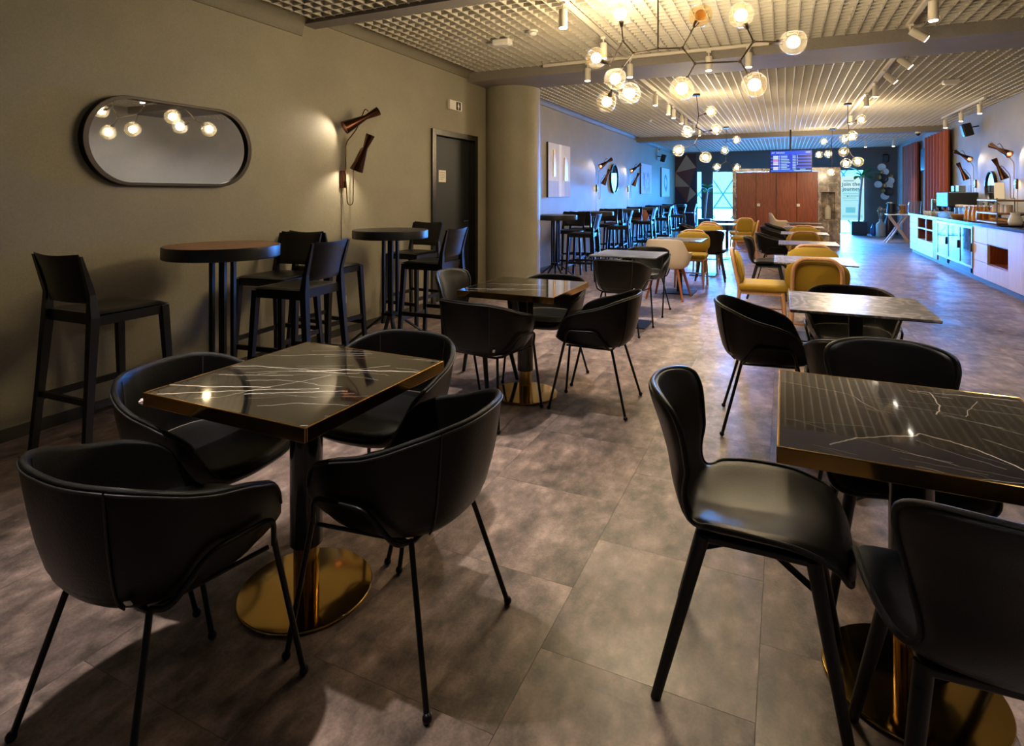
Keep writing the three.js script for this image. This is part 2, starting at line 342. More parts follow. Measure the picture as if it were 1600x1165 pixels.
// coving along the left wall
function cove(n, a, b, y0, y1, w) {
  const s = new THREE.Shape(); s.moveTo(0, 0); s.lineTo(0.015, 0); s.lineTo(0.015, 0.02); s.quadraticCurveTo(0.03, (y1 - y0) * 0.75, w, y1 - y0 - 0.015); s.lineTo(w, y1 - y0); s.lineTo(0, y1 - y0); s.closePath();
  const g = new THREE.ExtrudeGeometry(s, { depth: b - a, bevelEnabled: false, curveSegments: 10 }); g.translate(XL, y0, -b);
  struct('trim_' + n, metreUV(g), M.trim, 'olive coving under the ceiling grid');
}
cove(1, D0, 3.98, 2.81, 2.99, 0.14); cove(2, 4.15, 7.04, 2.975, 3.11, 0.14); cove(3, 7.85, 17.2, 2.985, 3.11, 0.13); cove(4, 17.6, D1, 2.985, 3.11, 0.13);
// round column
{
  const g = new THREE.CylinderGeometry(0.41, 0.41, 2.93, 56, 1); g.translate(-3.65, 1.465, -7.86);
  const uv = g.attributes.uv; for (let i = 0; i < uv.count; i++) uv.setXY(i, uv.getX(i) * 2.58, uv.getY(i) * 2.93);
  const col = struct('wall_column', g, M.wall, 'round taupe column standing against the wall');
}
// door in the left wall
{
  const dr = structGroup('door_1', 'dark door in a bronze frame with a paper notice');
  const f = 0.07;
  mesh('door_frame', merge([cbox(XL - 0.1, XL + 0.03, 0, DR[2], DR[0] - 0.06, DR[0] + 0.02), cbox(XL - 0.1, XL + 0.03, 0, DR[2], DR[1] - 0.02, DR[1] + 0.06), cbox(XL - 0.1, XL + 0.03, DR[2], DR[2] + f, DR[0] - 0.06, DR[1] + 0.06)]), M.doorFrame, dr);
  mesh('door_leaf', metreUV(cbox(XL - 0.12, XL - 0.075, 0.005, DR[2], DR[0] + 0.02, DR[1] - 0.02)), M.door, dr);
  mesh('door_handle', merge([rod([XL - 0.075, 1.02, -(DR[1] - 0.12)], [XL - 0.03, 1.02, -(DR[1] - 0.12)], 0.01), rod([XL - 0.03, 1.02, -(DR[1] - 0.11)], [XL - 0.03, 1.02, -(DR[1] - 0.25)], 0.009)]), M.chrome, dr);
  const t = canvasTex(256, 224, (c, w, h) => { c.fillStyle = '#e9e4d4'; c.fillRect(0, 0, w, h); c.fillStyle = '#6a6458'; for (let k = 0; k < 5; k++) c.fillRect(34 + (k % 2) * 14, 40 + k * 32, 190 - (k % 2) * 28 - (k === 4 ? 60 : 0), 7); });
  const pl = new THREE.PlaneGeometry(0.175, 0.155); pl.rotateY(Math.PI / 2); pl.translate(XL - 0.0735, 1.62, -6.5);
  mesh('paper_notice', pl, std({ map: t, roughness: 0.8 }), dr);
}

// ================================================================== BAR TABLES AND STOOLS ALONG THE WALL
function barTable(topMat) {
  const t = new THREE.Group(); t.name = numbered('bar_table'); scene.add(t); t.userData = { category: 'table' };
  mesh('tabletop', metreUV(tr(new THREE.CylinderGeometry(0.345, 0.345, 0.012, 48), 0, 1.041, 0), 1.4), topMat, t);
  mesh('rim', lathe([[0, 0.965], [0.33, 0.965], [0.352, 0.968], [0.356, 0.975], [0.356, 1.042], [0.352, 1.047], [0.345, 1.047], [0.345, 1.03], [0, 1.03]], 48), M.rim, t);
  for (const [sx, sz] of [[1, 1], [1, -1], [-1, 1], [-1, -1]]) {
    const p = 0.045, q = 0.27;
    mesh('leg', merge([bar([sx * p, 0.22, sz * p], [sx * p, 0.966, sz * p], 0.026, 0.026), bar([sx * q, 0, sz * q], [sx * p, 0.235, sz * p], 0.026, 0.03)]), M.blackSteel, t);
  }
  mesh('collar', rb(0.125, 0.03, 0.125, 0.005, 0, 0.25, 0), M.blackSteel, t);
  return t;
}
function barStool() {
  const t = new THREE.Group(); t.name = numbered('bar_stool'); scene.add(t); t.userData = { category: 'stool' };
  // front is -z
  const seat = sheet((u, v) => { const x = (u - 0.5) * (0.40 + 0.03 * (1 - v)), z = -0.215 + v * 0.40; return new THREE.Vector3(x, 0.755 - 0.012 * Math.sin(Math.PI * u) * Math.sin(Math.PI * v), z); }, 14, 14, 0.03);
  mesh('seat', seat, M.resin, t);
  mesh('apron', merge([bx(0.38, 0.05, 0.02, 0, 0.722, -0.2), bx(0.02, 0.05, 0.36, -0.195, 0.722, -0.01), bx(0.02, 0.05, 0.36, 0.195, 0.722, -0.01), bx(0.36, 0.06, 0.022, 0, 0.735, 0.185)]), M.resin, t);
  // backrest: curved panel with a slot below it
  const back = sheet((u, v) => { const x = (u - 0.5) * (0.33 + 0.05 * v), w = Math.sin(Math.PI * u), y = 0.815 + v * 0.25 + 0.012 * (1 - w) * v; return new THREE.Vector3(x, y, 0.195 + 0.03 * v + 0.035 * v * v + 0.02 * w); }, 14, 12, 0.014);
  mesh('backrest', back, M.resin, t);
  for (const s of [-1, 1]) {
    const prof = [[0.225, 0, 0.245], [0.205, 0.4, 0.215], [0.192, 0.74, 0.19], [0.185, 0.86, 0.195], [0.195, 1.065, 0.255]];
    const parts = [];
    for (let i = 1; i < prof.length; i++) { const a = prof[i - 1], b = prof[i], wa = [0.03, 0.034, 0.042, 0.03, 0.02], da = [0.034, 0.038, 0.046, 0.032, 0.014]; parts.push(bar([s * a[0], a[1], a[2]], [s * b[0], b[1], b[2]], wa[i - 1], da[i - 1], wa[i], da[i])); }
    mesh('rear_leg', merge(parts), M.resin, t);
    mesh('leg', bar([s * 0.225, 0, -0.235], [s * 0.195, 0.745, -0.195], 0.028, 0.032, 0.04, 0.042), M.resin, t);
    mesh('footrest', bx(0.02, 0.035, 0.40, s * 0.212, 0.29, 0.0), M.resin, t);
  }
  mesh('footrest', bx(0.41, 0.035, 0.02, 0, 0.235, -0.223), M.resin, t);
  mesh('footrest', bx(0.40, 0.03, 0.02, 0, 0.31, 0.22), M.resin, t);
  return t;
}
const bt = [[-3.37, 2.70], [-3.40, 4.56], [-3.40, 9.0], [-3.40, 11.25], [-3.40, 13.55], [-3.40, 15.65], [-3.40, 18.2], [-3.40, 20.6]];
const btLabel = ['round high bar table with a worn brown wooden top and black rim', 'round black high bar table below the bronze wall sconce near the door', 'round black high bar table just beyond the round column', 'round black high bar table below the gold and white canvas', 'round black high bar table below the round mirror on the wall', 'round black high bar table with a brown stool, below the silver sconce', 'round black high bar table below the pale canvases', 'round black high bar table beside the triangle wall panel'];
bt.forEach(([x, d], i) => {
  if (i === 0) { const t = barTable(M.walnutTop); place(t, x, d, 12, btLabel[i]); t.userData.group = 'bar tables along the wall'; }
  else { const t = copyOf('barTable', () => barTable(M.darkTop)); place(t, x, d, 0, btLabel[i], 'bar tables along the wall'); }
});
const stools = [
  [-3.44, 2.01, 2, 'black bar stool standing alone below the long pill-shaped mirror'],
  [-3.02, 3.03, 96, 'black bar stool with blue daylight on its back, seat turned to the wall'],
  [-3.57, 3.36, 186, 'black bar stool drawn up to the brown-topped table, its back to the sconce'],
  [-3.66, 4.0, 0, 'black bar stool close to the wall under the sconce, facing the second bar table'],
  [-3.66, 5.32, 176, 'black bar stool close to the wall by the dark door'],
  [-2.98, 4.66, 92, 'black bar stool facing the wall at the bar table beside the door'],
];
const stoolGroup = 'black bar stools along the wall';
for (const [x, d, a, l] of stools) place(copyOf('barStool', barStool), x, d, a, l, stoolGroup);
const farWhere = ['just beyond the round column', 'below the gold and white canvas', 'below the round mirror', 'next to the brown stool', 'below the pale canvases', 'beside the triangle wall panel'];
bt.slice(2).forEach(([x, d], i) => {
  const w = farWhere[i];
  place(copyOf('barStool', barStool), x + 0.44, d + 0.12, 94 + 5 * Math.sin(i * 2), 'black bar stool turned to the wall, bar table ' + w, stoolGroup);
  place(copyOf('barStool', barStool), x - 0.02, d + 0.82, 180 + 6 * Math.cos(i), 'black bar stool behind the bar table ' + w, stoolGroup);
  if (i !== 3 && i !== 0) place(copyOf('barStool', barStool), x + 0.0, d - 0.80, 4 * Math.sin(i), 'black bar stool in front of the bar table ' + w, stoolGroup);
});
// the one brown upholstered stool on wire legs
{
  const t = thing('upholstered_bar_stool', 'brown leather bar stool on thin black wire legs', 'stool', null, -3.35, 0, 14.95, 10);
  mesh('seat_shell', bowl({ rx: 0.23, back: 0.22, front: 0.2, bottom: 0.69, seat: 0.72, rim: [[0, 1.0], [40, 0.98], [70, 0.86], [95, 0.78], [120, 0.735], [180, 0.73]], n: 36 }), M.terracotta, t);
  for (const [a, b] of [[1, 1], [1, -1], [-1, 1], [-1, -1]]) mesh('leg', rod([a * 0.24, 0, b * 0.24], [a * 0.1, 0.7, b * 0.1], 0.009, 0.009, 8), M.wire, t);
  mesh('footrest', merge([rod([-0.19, 0.26, -0.19], [0.19, 0.26, -0.19], 0.007), rod([-0.19, 0.26, 0.19], [0.19, 0.26, 0.19], 0.007), rod([-0.19, 0.26, -0.19], [-0.19, 0.26, 0.19], 0.007), rod([0.19, 0.26, -0.19], [0.19, 0.26, 0.19], 0.007)]), M.wire, t);
}

// ================================================================== DINING TABLES AND CHAIRS
// bowl-shaped seat shell: rim height by angle from the back (deg)
function bowlPoint(o) {
  const h = smoothLut(o.rim), k = o.square ?? 2.5;
  return (a, r) => { const ca = Math.cos(a), sa = Math.sin(a), e = 2 / k; return [o.rx * r * Math.sign(sa) * Math.abs(sa) ** e, h(Math.abs(((a * 180 / Math.PI) + 540) % 360 - 180)), (ca > 0 ? o.back : o.front) * r * Math.sign(ca) * Math.abs(ca) ** e]; };
}
function bowl(o) {
  const n = o.n ?? 64, pt = bowlPoint(o), b = o.bottom, s = o.seat, lip = o.lip ?? 0.93;
  const out = [[0, 0], [0.3, 0], [0.55, 0.0], [0.68, 0.03], [0.77, 0.1], [0.84, 0.22], [0.895, 0.4], [0.94, 0.6], [0.975, 0.8], [0.995, 0.94], [0.997, 0.985], [0.985, 1.0]];
  const inn = [[0.965, 1.004], [lip + 0.015, 0.992], [lip, 0.95], [lip - 0.025, 0.75], [lip - 0.06, 0.5], [lip - 0.11, 0.22], [lip - 0.17, 0.06], [lip - 0.25, 0.0], [0.4, -0.01], [0, -0.01]];
  const prof = [...out.map((q) => [...q, 0]), ...inn.map((q) => [...q, 1])];
  const g = grid(n, prof.length - 1, (u, v) => { const q = prof[Math.round(v * (prof.length - 1))], a = -u * Math.PI * 2 + Math.PI, p = pt(a, q[0]); const ys = Math.min(s, p[1]); const base = q[2] ? ys : b; return [p[0], base + (p[1] - base) * q[1], p[2]]; }, true);
  const uv = g.attributes.uv; for (let i = 0; i < uv.count; i++) uv.setXY(i, uv.getX(i) * 1.6, uv.getY(i) * 1.2);
  return g;
}
M.stitch = std({ color: 0x5f564d, roughness: 0.8 });
const TUB = { rx: 0.285, back: 0.29, front: 0.265, bottom: 0.405, seat: 0.45, rim: [[0, 0.748], [30, 0.744], [55, 0.722], [78, 0.684], [98, 0.648], [114, 0.618], [124, 0.585], [132, 0.53], [140, 0.478], [152, 0.452], [180, 0.447]] };
function tubChair() {
  const t = new THREE.Group(); t.name = numbered('tub_chair'); scene.add(t); t.userData = { category: 'chair' };
  const sh = mesh('shell', bowl(TUB), M.leather, t), pt = bowlPoint(TUB);
  const rimPts = []; for (let k = -132; k <= 132; k += 6) { const a = k * Math.PI / 180, p = pt(a, 1.0); rimPts.push(new THREE.Vector3(p[0], p[1] - 0.012, p[2])); }
  mesh('piping', new THREE.TubeGeometry(new THREE.CatmullRomCurve3(rimPts), 90, 0.0035, 6, false), M.seam, sh);
  for (const s of [-1, 1]) {
    const a = s * 0.62, pts = [[0.70, 0.035], [0.78, 0.11], [0.85, 0.24], [0.9, 0.4], [0.945, 0.6], [0.978, 0.8], [1.0, 0.98]].map(([r, f]) => { const p = pt(a, r + 0.003); return new THREE.Vector3(p[0], TUB.bottom + (p[1] - TUB.bottom) * f, p[2]); });
    mesh('seam', new THREE.TubeGeometry(new THREE.CatmullRomCurve3(pts), 24, 0.0028, 6, false), M.seam, sh);
    const b = [[0.93, 0.95], [0.905, 0.75], [0.87, 0.5], [0.82, 0.22]].map(([r, f]) => { const p = pt(a, r - 0.004); return new THREE.Vector3(p[0], 0.45 + (p[1] - 0.45) * f, p[2]); });
    mesh('seam', new THREE.TubeGeometry(new THREE.CatmullRomCurve3(b), 16, 0.0025, 6, false), M.seam, sh);
  }
  const pad = [[0, 0.44], [0.74, 0.44], [0.80, 0.452], [0.815, 0.466], [0.80, 0.478], [0.74, 0.486], [0.5, 0.488], [0, 0.482]];
  const pg = grid(48, pad.length - 1, (u, v) => { const q = pad[Math.round(v * (pad.length - 1))], a = -u * Math.PI * 2 + Math.PI, p = pt(a, q[0]), f = Math.cos(a) < 0 ? 1.22 : 1; return [p[0], q[1] - (Math.cos(a) < -0.6 ? 0.006 * q[0] : 0), p[2] * f]; }, true);
  mesh('seat_cushion', pg, M.leatherSeat, t);
  const st = []; for (let k = -112; k <= 112; k += 8) { const a = k * Math.PI / 180, p = pt(a, 0.775); st.push(new THREE.Vector3(p[0], 0.484, p[2])); }
  mesh('stitching', new THREE.TubeGeometry(new THREE.CatmullRomCurve3(st), 70, 0.0028, 6, false), M.stitch, t);
  mesh('care_tag', rb(0.014, 0.026, 0.003, 0.001).rotateX(0.75).rotateY(0.75).translate(0.178, 0.458, 0.191), M.white, t);
  for (const s of [-1, 1]) {
    mesh('side_wire', tube([[s * 0.245, 0.43, -0.15], [s * 0.268, 0.52, -0.13], [s * 0.276, 0.53, 0.06], [s * 0.225, 0.42, 0.125], [s * 0.16, 0.402, 0.13]], 0.0075, 0.035, 36), M.wire, t);
    for (const f of [-1, 1]) {
      const top = f < 0 ? [s * 0.247, 0.44, -0.15] : [s * 0.165, 0.405, 0.135], foot = [s * 0.245, 0.008, f < 0 ? -0.255 : 0.24];
      mesh('leg', merge([rod(foot, top, 0.0085, 0.0085, 8), tr(new THREE.SphereGeometry(0.0135, 10, 8), foot[0], 0.0135, foot[2])]), M.wire, t);
    }
  }
  mesh('under_frame', merge([rod([-0.165, 0.4, 0.135], [0.165, 0.4, 0.135], 0.0075), rod([-0.16, 0.4, 0.13], [-0.235, 0.425, -0.14], 0.006), rod([0.16, 0.4, 0.13], [0.235, 0.425, -0.14], 0.006)]), M.wire, t);
  return t;
}
// one-piece leather shell on black wooden legs
function shellChair() {
  const t = new THREE.Group(); t.name = numbered('shell_chair'); scene.add(t); t.userData = { category: 'chair' };
  const line = new THREE.CatmullRomCurve3([[0, 0.432, -0.235], [0, 0.462, -0.205], [0, 0.468, -0.12], [0, 0.456, 0.02], [0, 0.452, 0.11], [0, 0.475, 0.18], [0, 0.54, 0.215], [0, 0.63, 0.235], [0, 0.72, 0.262], [0, 0.775, 0.282], [0, 0.812, 0.292]].map(v3));
  const widMid = smoothLut([[0, 0.224], [0.12, 0.226], [0.26, 0.232], [0.4, 0.215], [0.5, 0.182], [0.58, 0.166], [0.68, 0.182], [0.8, 0.208], [0.88, 0.212], [1, 0.212]]);
  const wid = (v) => widMid(v) * (v > 0.84 ? Math.cbrt(Math.max(0, 1 - ((v - 0.84) / 0.16) ** 3)) : v < 0.13 ? Math.cbrt(Math.max(0, 1 - ((0.13 - v) / 0.13) ** 3)) : 1);
  const at = (s, v) => {
    const p = line.getPoint(v), w = wid(v), back = Math.min(1, Math.max(0, (v - 0.4) / 0.28)), e = s * w / 0.21;
    p.x = s * w; p.z -= back * 0.085 * e * e; p.y += (1 - back) * e * e * (0.05 * Math.sin(Math.PI * Math.min(1, v / 0.6)) - 0.04 * Math.max(0, 1 - v / 0.4)); return p;
  };
  const g = sheet((u, v) => at(2 * u - 1, 0.5 - 0.5 * Math.cos(Math.PI * (0.015 + 0.97 * v))), 22, 56, 0.032);
  const sh = mesh('shell', g, M.leatherSeat, t);
  const loop = []; for (let k = 0; k < 60; k++) loop.push(at(1, 0.5 - 0.5 * Math.cos(Math.PI * (0.01 + 0.98 * k / 59)))); for (let k = 59; k >= 0; k--) loop.push(at(-1, 0.5 - 0.5 * Math.cos(Math.PI * (0.01 + 0.98 * k / 59))));
  mesh('edge_piping', new THREE.TubeGeometry(new THREE.CatmullRomCurve3(loop, true), 200, 0.008, 7, true), M.leatherSeat, sh);
  for (const s of [-1, 1]) {
    for (const f of [-1, 1]) mesh('leg', rod([s * 0.225, 0, f < 0 ? -0.225 : 0.245], [s * 0.15, 0.435, f < 0 ? -0.145 : 0.13], 0.0135, 0.02, 12), M.blackWood, t);
  }
  mesh('brace', merge([bar([-0.165, 0.36, -0.16], [0.165, 0.40, 0.15], 0.016, 0.02), bar([0.165, 0.36, -0.16], [-0.165, 0.40, 0.15], 0.016, 0.02)]), M.blackWood, t);
  mesh('seat_support', rb(0.32, 0.02, 0.3, 0.006, 0, 0.43, 0), M.blackWood, t);
  return t;
}
// oak chair with mustard upholstery
function oakChair() {
  const t = new THREE.Group(); t.name = numbered('oak_chair'); scene.add(t); t.userData = { category: 'chair' };
  const pts = [[-0.205, 0, 0.27], [-0.195, 0.44, 0.205], [-0.19, 0.74, 0.27], [-0.125, 0.825, 0.29], [0.125, 0.825, 0.29], [0.19, 0.74, 0.27], [0.195, 0.44, 0.205], [0.205, 0, 0.27]];
  mesh('back_frame', metreUV(tube(pts, 0.0175, 0.06, 90, 10), 3), M.oak, t);
  const pad = grid(40, 12, (u, v) => { const a = u * Math.PI * 2, k = Math.sin(v * Math.PI), e = 0.7, cx = Math.sign(Math.cos(a)) * Math.abs(Math.cos(a)) ** e, cy = Math.sign(Math.sin(a)) * Math.abs(Math.sin(a)) ** e, r = Math.min(1, k ** 0.35), zz = (v - 0.5) * 0.065 * (1 - 0.1 * r); const y = 0.655 + 0.155 * r * cy; return [-0.255 * r * cx, y, 0.215 + (y - 0.5) * 0.22 - zz - 0.03 + 0.1 * (0.255 * r * cx) ** 2 * -4]; }, true);
  mesh('back_cushion', pad, M.mustard, t);
  mesh('seat_cushion', rb(0.46, 0.075, 0.46, 0.035, 0, 0.465, -0.01, 4), M.mustard, t);
  mesh('seat_frame', metreUV(merge([bx(0.40, 0.035, 0.025, 0, 0.415, -0.19), bx(0.38, 0.035, 0.025, 0, 0.415, 0.2), bx(0.025, 0.035, 0.38, -0.19, 0.415, 0), bx(0.025, 0.035, 0.38, 0.19, 0.415, 0)]), 3), M.oak, t);
  for (const s of [-1, 1]) {
    mesh('leg', metreUV(rod([s * 0.205, 0, -0.215], [s * 0.195, 0.43, -0.185], 0.014, 0.02, 10), 3), M.oak, t);
    mesh('stretcher', metreUV(rod([s * 0.2, 0.2, -0.205], [s * 0.2, 0.2, 0.24], 0.009, 0.009, 8), 3), M.oak, t);
  }
  mesh('stretcher', metreUV(rod([-0.2, 0.2, 0.02], [0.2, 0.2, 0.02], 0.009, 0.009, 8), 3), M.oak, t);
  return t;
}
function creamChair() {
  const t = new THREE.Group(); t.name = numbered('cream_armchair'); scene.add(t); t.userData = { category: 'chair' };
  mesh('shell', bowl({ rx: 0.3, back: 0.29, front: 0.24, bottom: 0.40, seat: 0.45, lip: 0.94, rim: [[0, 0.80], [30, 0.80], [44, 0.785], [56, 0.72], [68, 0.645], [82, 0.62], [108, 0.62], [120, 0.58], [132, 0.5], [148, 0.455], [180, 0.447]] }), M.cream, t);
  for (const s of [-1, 1]) for (const f of [-1, 1]) mesh('leg', metreUV(rod([s * 0.24, 0, f * 0.24], [s * 0.14, 0.42, f * 0.14], 0.013, 0.022, 10), 3), M.oakRed, t);
  mesh('leg_brace', metreUV(merge([bar([-0.17, 0.33, -0.17], [0.17, 0.35, 0.17], 0.016, 0.02), bar([0.17, 0.33, -0.17], [-0.17, 0.35, 0.17], 0.016, 0.02)]), 3), M.oakRed, t);
  return t;
}
M.oakRed = std({ map: texOak, color: 0xa87a5a, roughness: 0.5 });
function brassTable(marble) {
  const t = new THREE.Group(); t.name = numbered('marble_table'); scene.add(t); t.userData = { category: 'table' };
  const W = 0.685, L = 0.712;
  mesh('edge_band', merge([rb(W, 0.042, 0.008, 0.0025, 0, 0.728, -L / 2 + 0.004), rb(W, 0.042, 0.008, 0.0025, 0, 0.728, L / 2 - 0.004), rb(0.008, 0.042, L - 0.016, 0.0025, -W / 2 + 0.004, 0.728, 0), rb(0.008, 0.042, L - 0.016, 0.0025, W / 2 - 0.004, 0.728, 0)]), M.brass, t);
  mesh('tabletop', metreUV(bx(W - 0.016, 0.04, L - 0.016, 0, 0.7285, 0), 1.39, 0.5, 0.5), marble, t);
  mesh('mounting_plate', rb(0.3, 0.012, 0.3, 0.004, 0, 0.7025, 0), M.black, t);
  mesh('column', tr(new THREE.CylinderGeometry(0.055, 0.055, 0.53, 36), 0, 0.4335, 0), M.blackSteelGloss, t);
  mesh('column_sleeve', tr(new THREE.CylinderGeometry(0.043, 0.043, 0.16, 36), 0, 0.09, 0), M.brass, t);
  mesh('base', lathe([[0, 0], [0.222, 0], [0.225, 0.003], [0.225, 0.009], [0.221, 0.013], [0.06, 0.015], [0, 0.015]], 64), M.brassBase, t);
  return t;
}
M.blackSteelGloss = phy({ color: 0x0c0b0b, roughness: 0.25, clearcoat: 0.3 });
function thinTable(top) {
  const t = new THREE.Group(); t.name = numbered('cafe_table'); scene.add(t); t.userData = { category: 'table' };
  mesh('tabletop', metreUV(rb(0.69, 0.013, 0.69, 0.002, 0, 0.744, 0), 1.4, 0.5, 0.5), top, t);
  mesh('edge', rb(0.686, 0.004, 0.686, 0.001, 0, 0.736, 0), M.black, t);
  mesh('column', rb(0.07, 0.72, 0.07, 0.006, 0, 0.374, 0), M.blackSteel, t);
  mesh('base_plate', rb(0.42, 0.012, 0.42, 0.003, 0, 0.006, 0), M.blackSteel, t);
  return t;
}
const gBrass = 'brass-edged marble dining tables', gThin = 'thin stone café tables', gTub = 'black leather tub chairs', gShell = 'black leather shell chairs', gOak = 'oak chairs with mustard upholstery';
place(copyOf('brassA', () => brassTable(M.marbleA)), -1.515, 1.55, 0, 'brass-edged black marble table with four tub chairs, beside the wall mirror', gBrass);
place(copyOf('brassA'), -1.625, 3.71, 0, 'brass-edged black marble table in front of the round column', gBrass);
place(copyOf('brassB', () => brassTable(M.marbleB)), 0.325, 1.965, 0, 'brass-edged black marble table with three shell chairs', gBrass);
const tub = (x, d, a, l) => place(copyOf('tub', tubChair), x, d, a, l, gTub);
const shell = (x, d, a, l) => place(copyOf('shell', shellChair), x, d, a, l, gShell);
const oak = (x, d, a, l) => place(copyOf('oak', oakChair), x, d, a, l, gOak);
tub(-1.51, 1.03, -3, 'tub chair with its back to the open floor, at the table with four tub chairs');
tub(-1.085, 1.535, 90, 'tub chair beside the aisle, at the table with four tub chairs');
tub(-1.89, 1.47, -84, 'tub chair with its back to the bar tables, at the table with four tub chairs');
tub(-1.53, 2.0, 183, 'tub chair between the two brass-edged tables of the wall side');
shell(-2.04, 3.76, -92, 'shell chair with its back to the door, at the brass table by the column');
tub(-1.70, 3.29, -8, 'tub chair with a white tag, backing onto the table with four tub chairs');
tub(-1.125, 3.76, 92, 'tub chair beside the aisle at the brass table by the column');
tub(-1.62, 4.10, 180, 'tub chair on the column side of the brass table by the column');
shell(-0.075, 1.845, -90, 'shell chair on the aisle side of the brass table with shell chairs');
shell(0.40, 1.56, 3, 'shell chair with its back to the open floor, pushed under the brass table');
shell(0.36, 2.40, 180, 'shell chair across the brass table with shell chairs, backing onto a tub chair');
{ // scrap of paper caught under the table corner
  const g = new THREE.IcosahedronGeometry(0.011, 2), p = g.attributes.position; for (let i = 0; i < p.count; i++) { const k = 0.75 + 0.5 * hash(Math.round(p.getX(i) * 2e4), Math.round(p.getY(i) * 2e4), Math.round(p.getZ(i) * 2e4)); p.setXYZ(i, p.getX(i) * k, p.getY(i) * k * 0.8, p.getZ(i) * k); } g.computeVertexNormals();
  const o = single('paper_scrap', g, std({ color: 0xd8c4c0, roughness: 0.9 }), 'tiny crumpled pale paper scrap at the corner of the table with four tub chairs', 'paper'); o.position.copy(P(-1.866, 0.716, 1.2));
}
// aisle side row of thin tables
place(copyOf('thinSwirl', () => thinTable(M.swirl)), 0.375, 3.9, 0, 'thin grey swirled stone café table with three tub chairs', gThin);
tub(-0.10, 3.80, -86, 'tub chair beside the aisle at the grey swirled stone table');
tub(0.40, 4.42, 178, 'tub chair behind the grey swirled stone table, backing onto a mustard chair');
tub(0.37, 3.17, 0, 'tub chair backing onto the shell chairs, at the grey swirled stone table');
place(copyOf('thinSwirl'), 0.26, 6.33, 0, 'second thin grey stone café table, between two mustard chairs', gThin);
oak(0.26, 5.95, 0, 'mustard oak chair between the swirled and the second grey stone table');
oak(0.28, 6.86, 180, 'mustard oak chair behind the second grey stone table');
oak(-0.20, 6.42, -88, 'mustard oak chair set sideways to the aisle at the second grey stone table');
place(copyOf('thinSwirl'), 0.28, 8.53, 0, 'third thin grey stone café table, with a shell chair beside it', gThin);
shell(-0.20, 8.55, -90, 'shell chair beside the aisle at the third grey stone table');
place(copyOf('thinSwirl'), 0.30, 10.7, 0, 'fourth thin grey stone café table, between two mustard chairs', gThin);
oak(0.28, 10.0, 0, 'mustard oak chair between the third and the fourth grey stone table');
oak(0.32, 11.25, 180, 'mustard oak chair behind the fourth grey stone table');
tub(-0.15, 10.6, -90, 'tub chair beside the aisle at the fourth grey stone table');
place(copyOf('thinSwirl'), 0.35, 12.8, 0, 'fifth thin grey stone café table, with a tub chair beside it', gThin);
tub(-0.15, 12.75, -92, 'tub chair beside the aisle at the fifth grey stone table');
place(copyOf('thinSlate', () => thinTable(M.slate)), 0.40, 14.45, 0, 'thin dark slate café table in front of the wooden partition', gThin);
tub(-0.12, 14.4, -88, 'tub chair at the dark slate table in front of the wooden partition');
// wall side row
place(copyOf('thinSlate'), -1.5, 6.2, 0, 'thin dark slate café table between two tub chairs, past the column', gThin);
tub(-1.49, 5.86, -4, 'tub chair with a white tag, backing onto the brass table by the column');
tub(-1.48, 6.90, 180, 'tub chair behind the dark slate table, backing onto the cream armchair');
place(copyOf('thinSwirl'), -1.34, 8.5, 0, 'thin grey stone café table between the cream armchair and a mustard chair', gThin);
place(copyOf('cream', creamChair), -1.40, 7.98, -4, 'cream shell armchair on reddish wooden legs, behind the slate table', 'cream shell armchairs');
oak(-1.27, 9.12, 180, 'mustard oak chair facing the cream armchair across a table');
place(copyOf('thinSwirl'), -1.26, 10.54, 0, 'thin grey stone café table lit blue by the windows, below the hanging globes', gThin);
shell(-1.08, 9.95, 4, 'shell chair backing onto a mustard chair, at the table lit blue');
oak(-1.28, 11.15, 180, 'mustard oak chair behind the table lit blue');
place(copyOf('thinSwirl'), -1.28, 13.3, 0, 'thin grey stone café table in front of the lattice window', gThin);
tub(-1.80, 13.2, -90, 'tub chair with its back to the bar tables, near the lattice window');
oak(-1.36, 12.6, 0, 'mustard oak chair between the table lit blue and the lattice window');
oak(-0.78, 13.25, 90, 'mustard oak chair standing sideways before the wooden partition');
place(copyOf('thinSwirl'), -1.3, 15.6, 0, 'last thin grey stone café table before the lattice window', gThin);
oak(-0.92, 15.0, 20, 'mustard oak chair at the last table before the lattice window');
{ const c = place(copyOf('cream'), -0.05, 16.9, -90, 'cream armchair standing sideways against the wooden partition', 'cream shell armchairs'); c.scale.setScalar(1.12); }

// ================================================================== ON THE LEFT WALL
function stadium(w, h, r) { const s = new THREE.Shape(); const a = w / 2 - r, b = h / 2; s.absarc(a, 0, b, -Math.PI / 2, Math.PI / 2, false); s.absarc(-a, 0, b, Math.PI / 2, Math.PI * 1.5, false); return s; }
function wallMirror(o, w, h, side) { // faces +x (side 1) or -x (side -1); frame depth 5 cm
  const r = h / 2, out = stadium(w, h, r), inn = stadium(w - 0.03, h - 0.03, r); out.holes.push(new THREE.Path(inn.getPoints(24).reverse()));
  const f = new THREE.ExtrudeGeometry(out, { depth: 0.045, bevelEnabled: true, bevelSize: 0.003, bevelThickness: 0.003, bevelSegments: 2, curveSegments: 32 }); f.translate(0, 0, 0.004); f.rotateY(side * Math.PI / 2);
  mesh('frame', f, M.mirrorFrame, o);
  const g = new THREE.ExtrudeGeometry(stadium(w - 0.026, h - 0.026, r), { depth: 0.006, bevelEnabled: false, curveSegments: 32 }); g.translate(0, 0, 0.022); g.rotateY(side * Math.PI / 2);
  mesh('mirror_glass', g, M.mirror, o);
}
M.mirrorFrame = std({ color: 0x2c2420, roughness: 0.4, metalness: 0.6 });
wallMirror(thing('wall_mirror', 'long pill-shaped wall mirror in a thin dark frame', 'mirror', null, XL, 1.735, 2.765), 1.25, 0.585, 1);
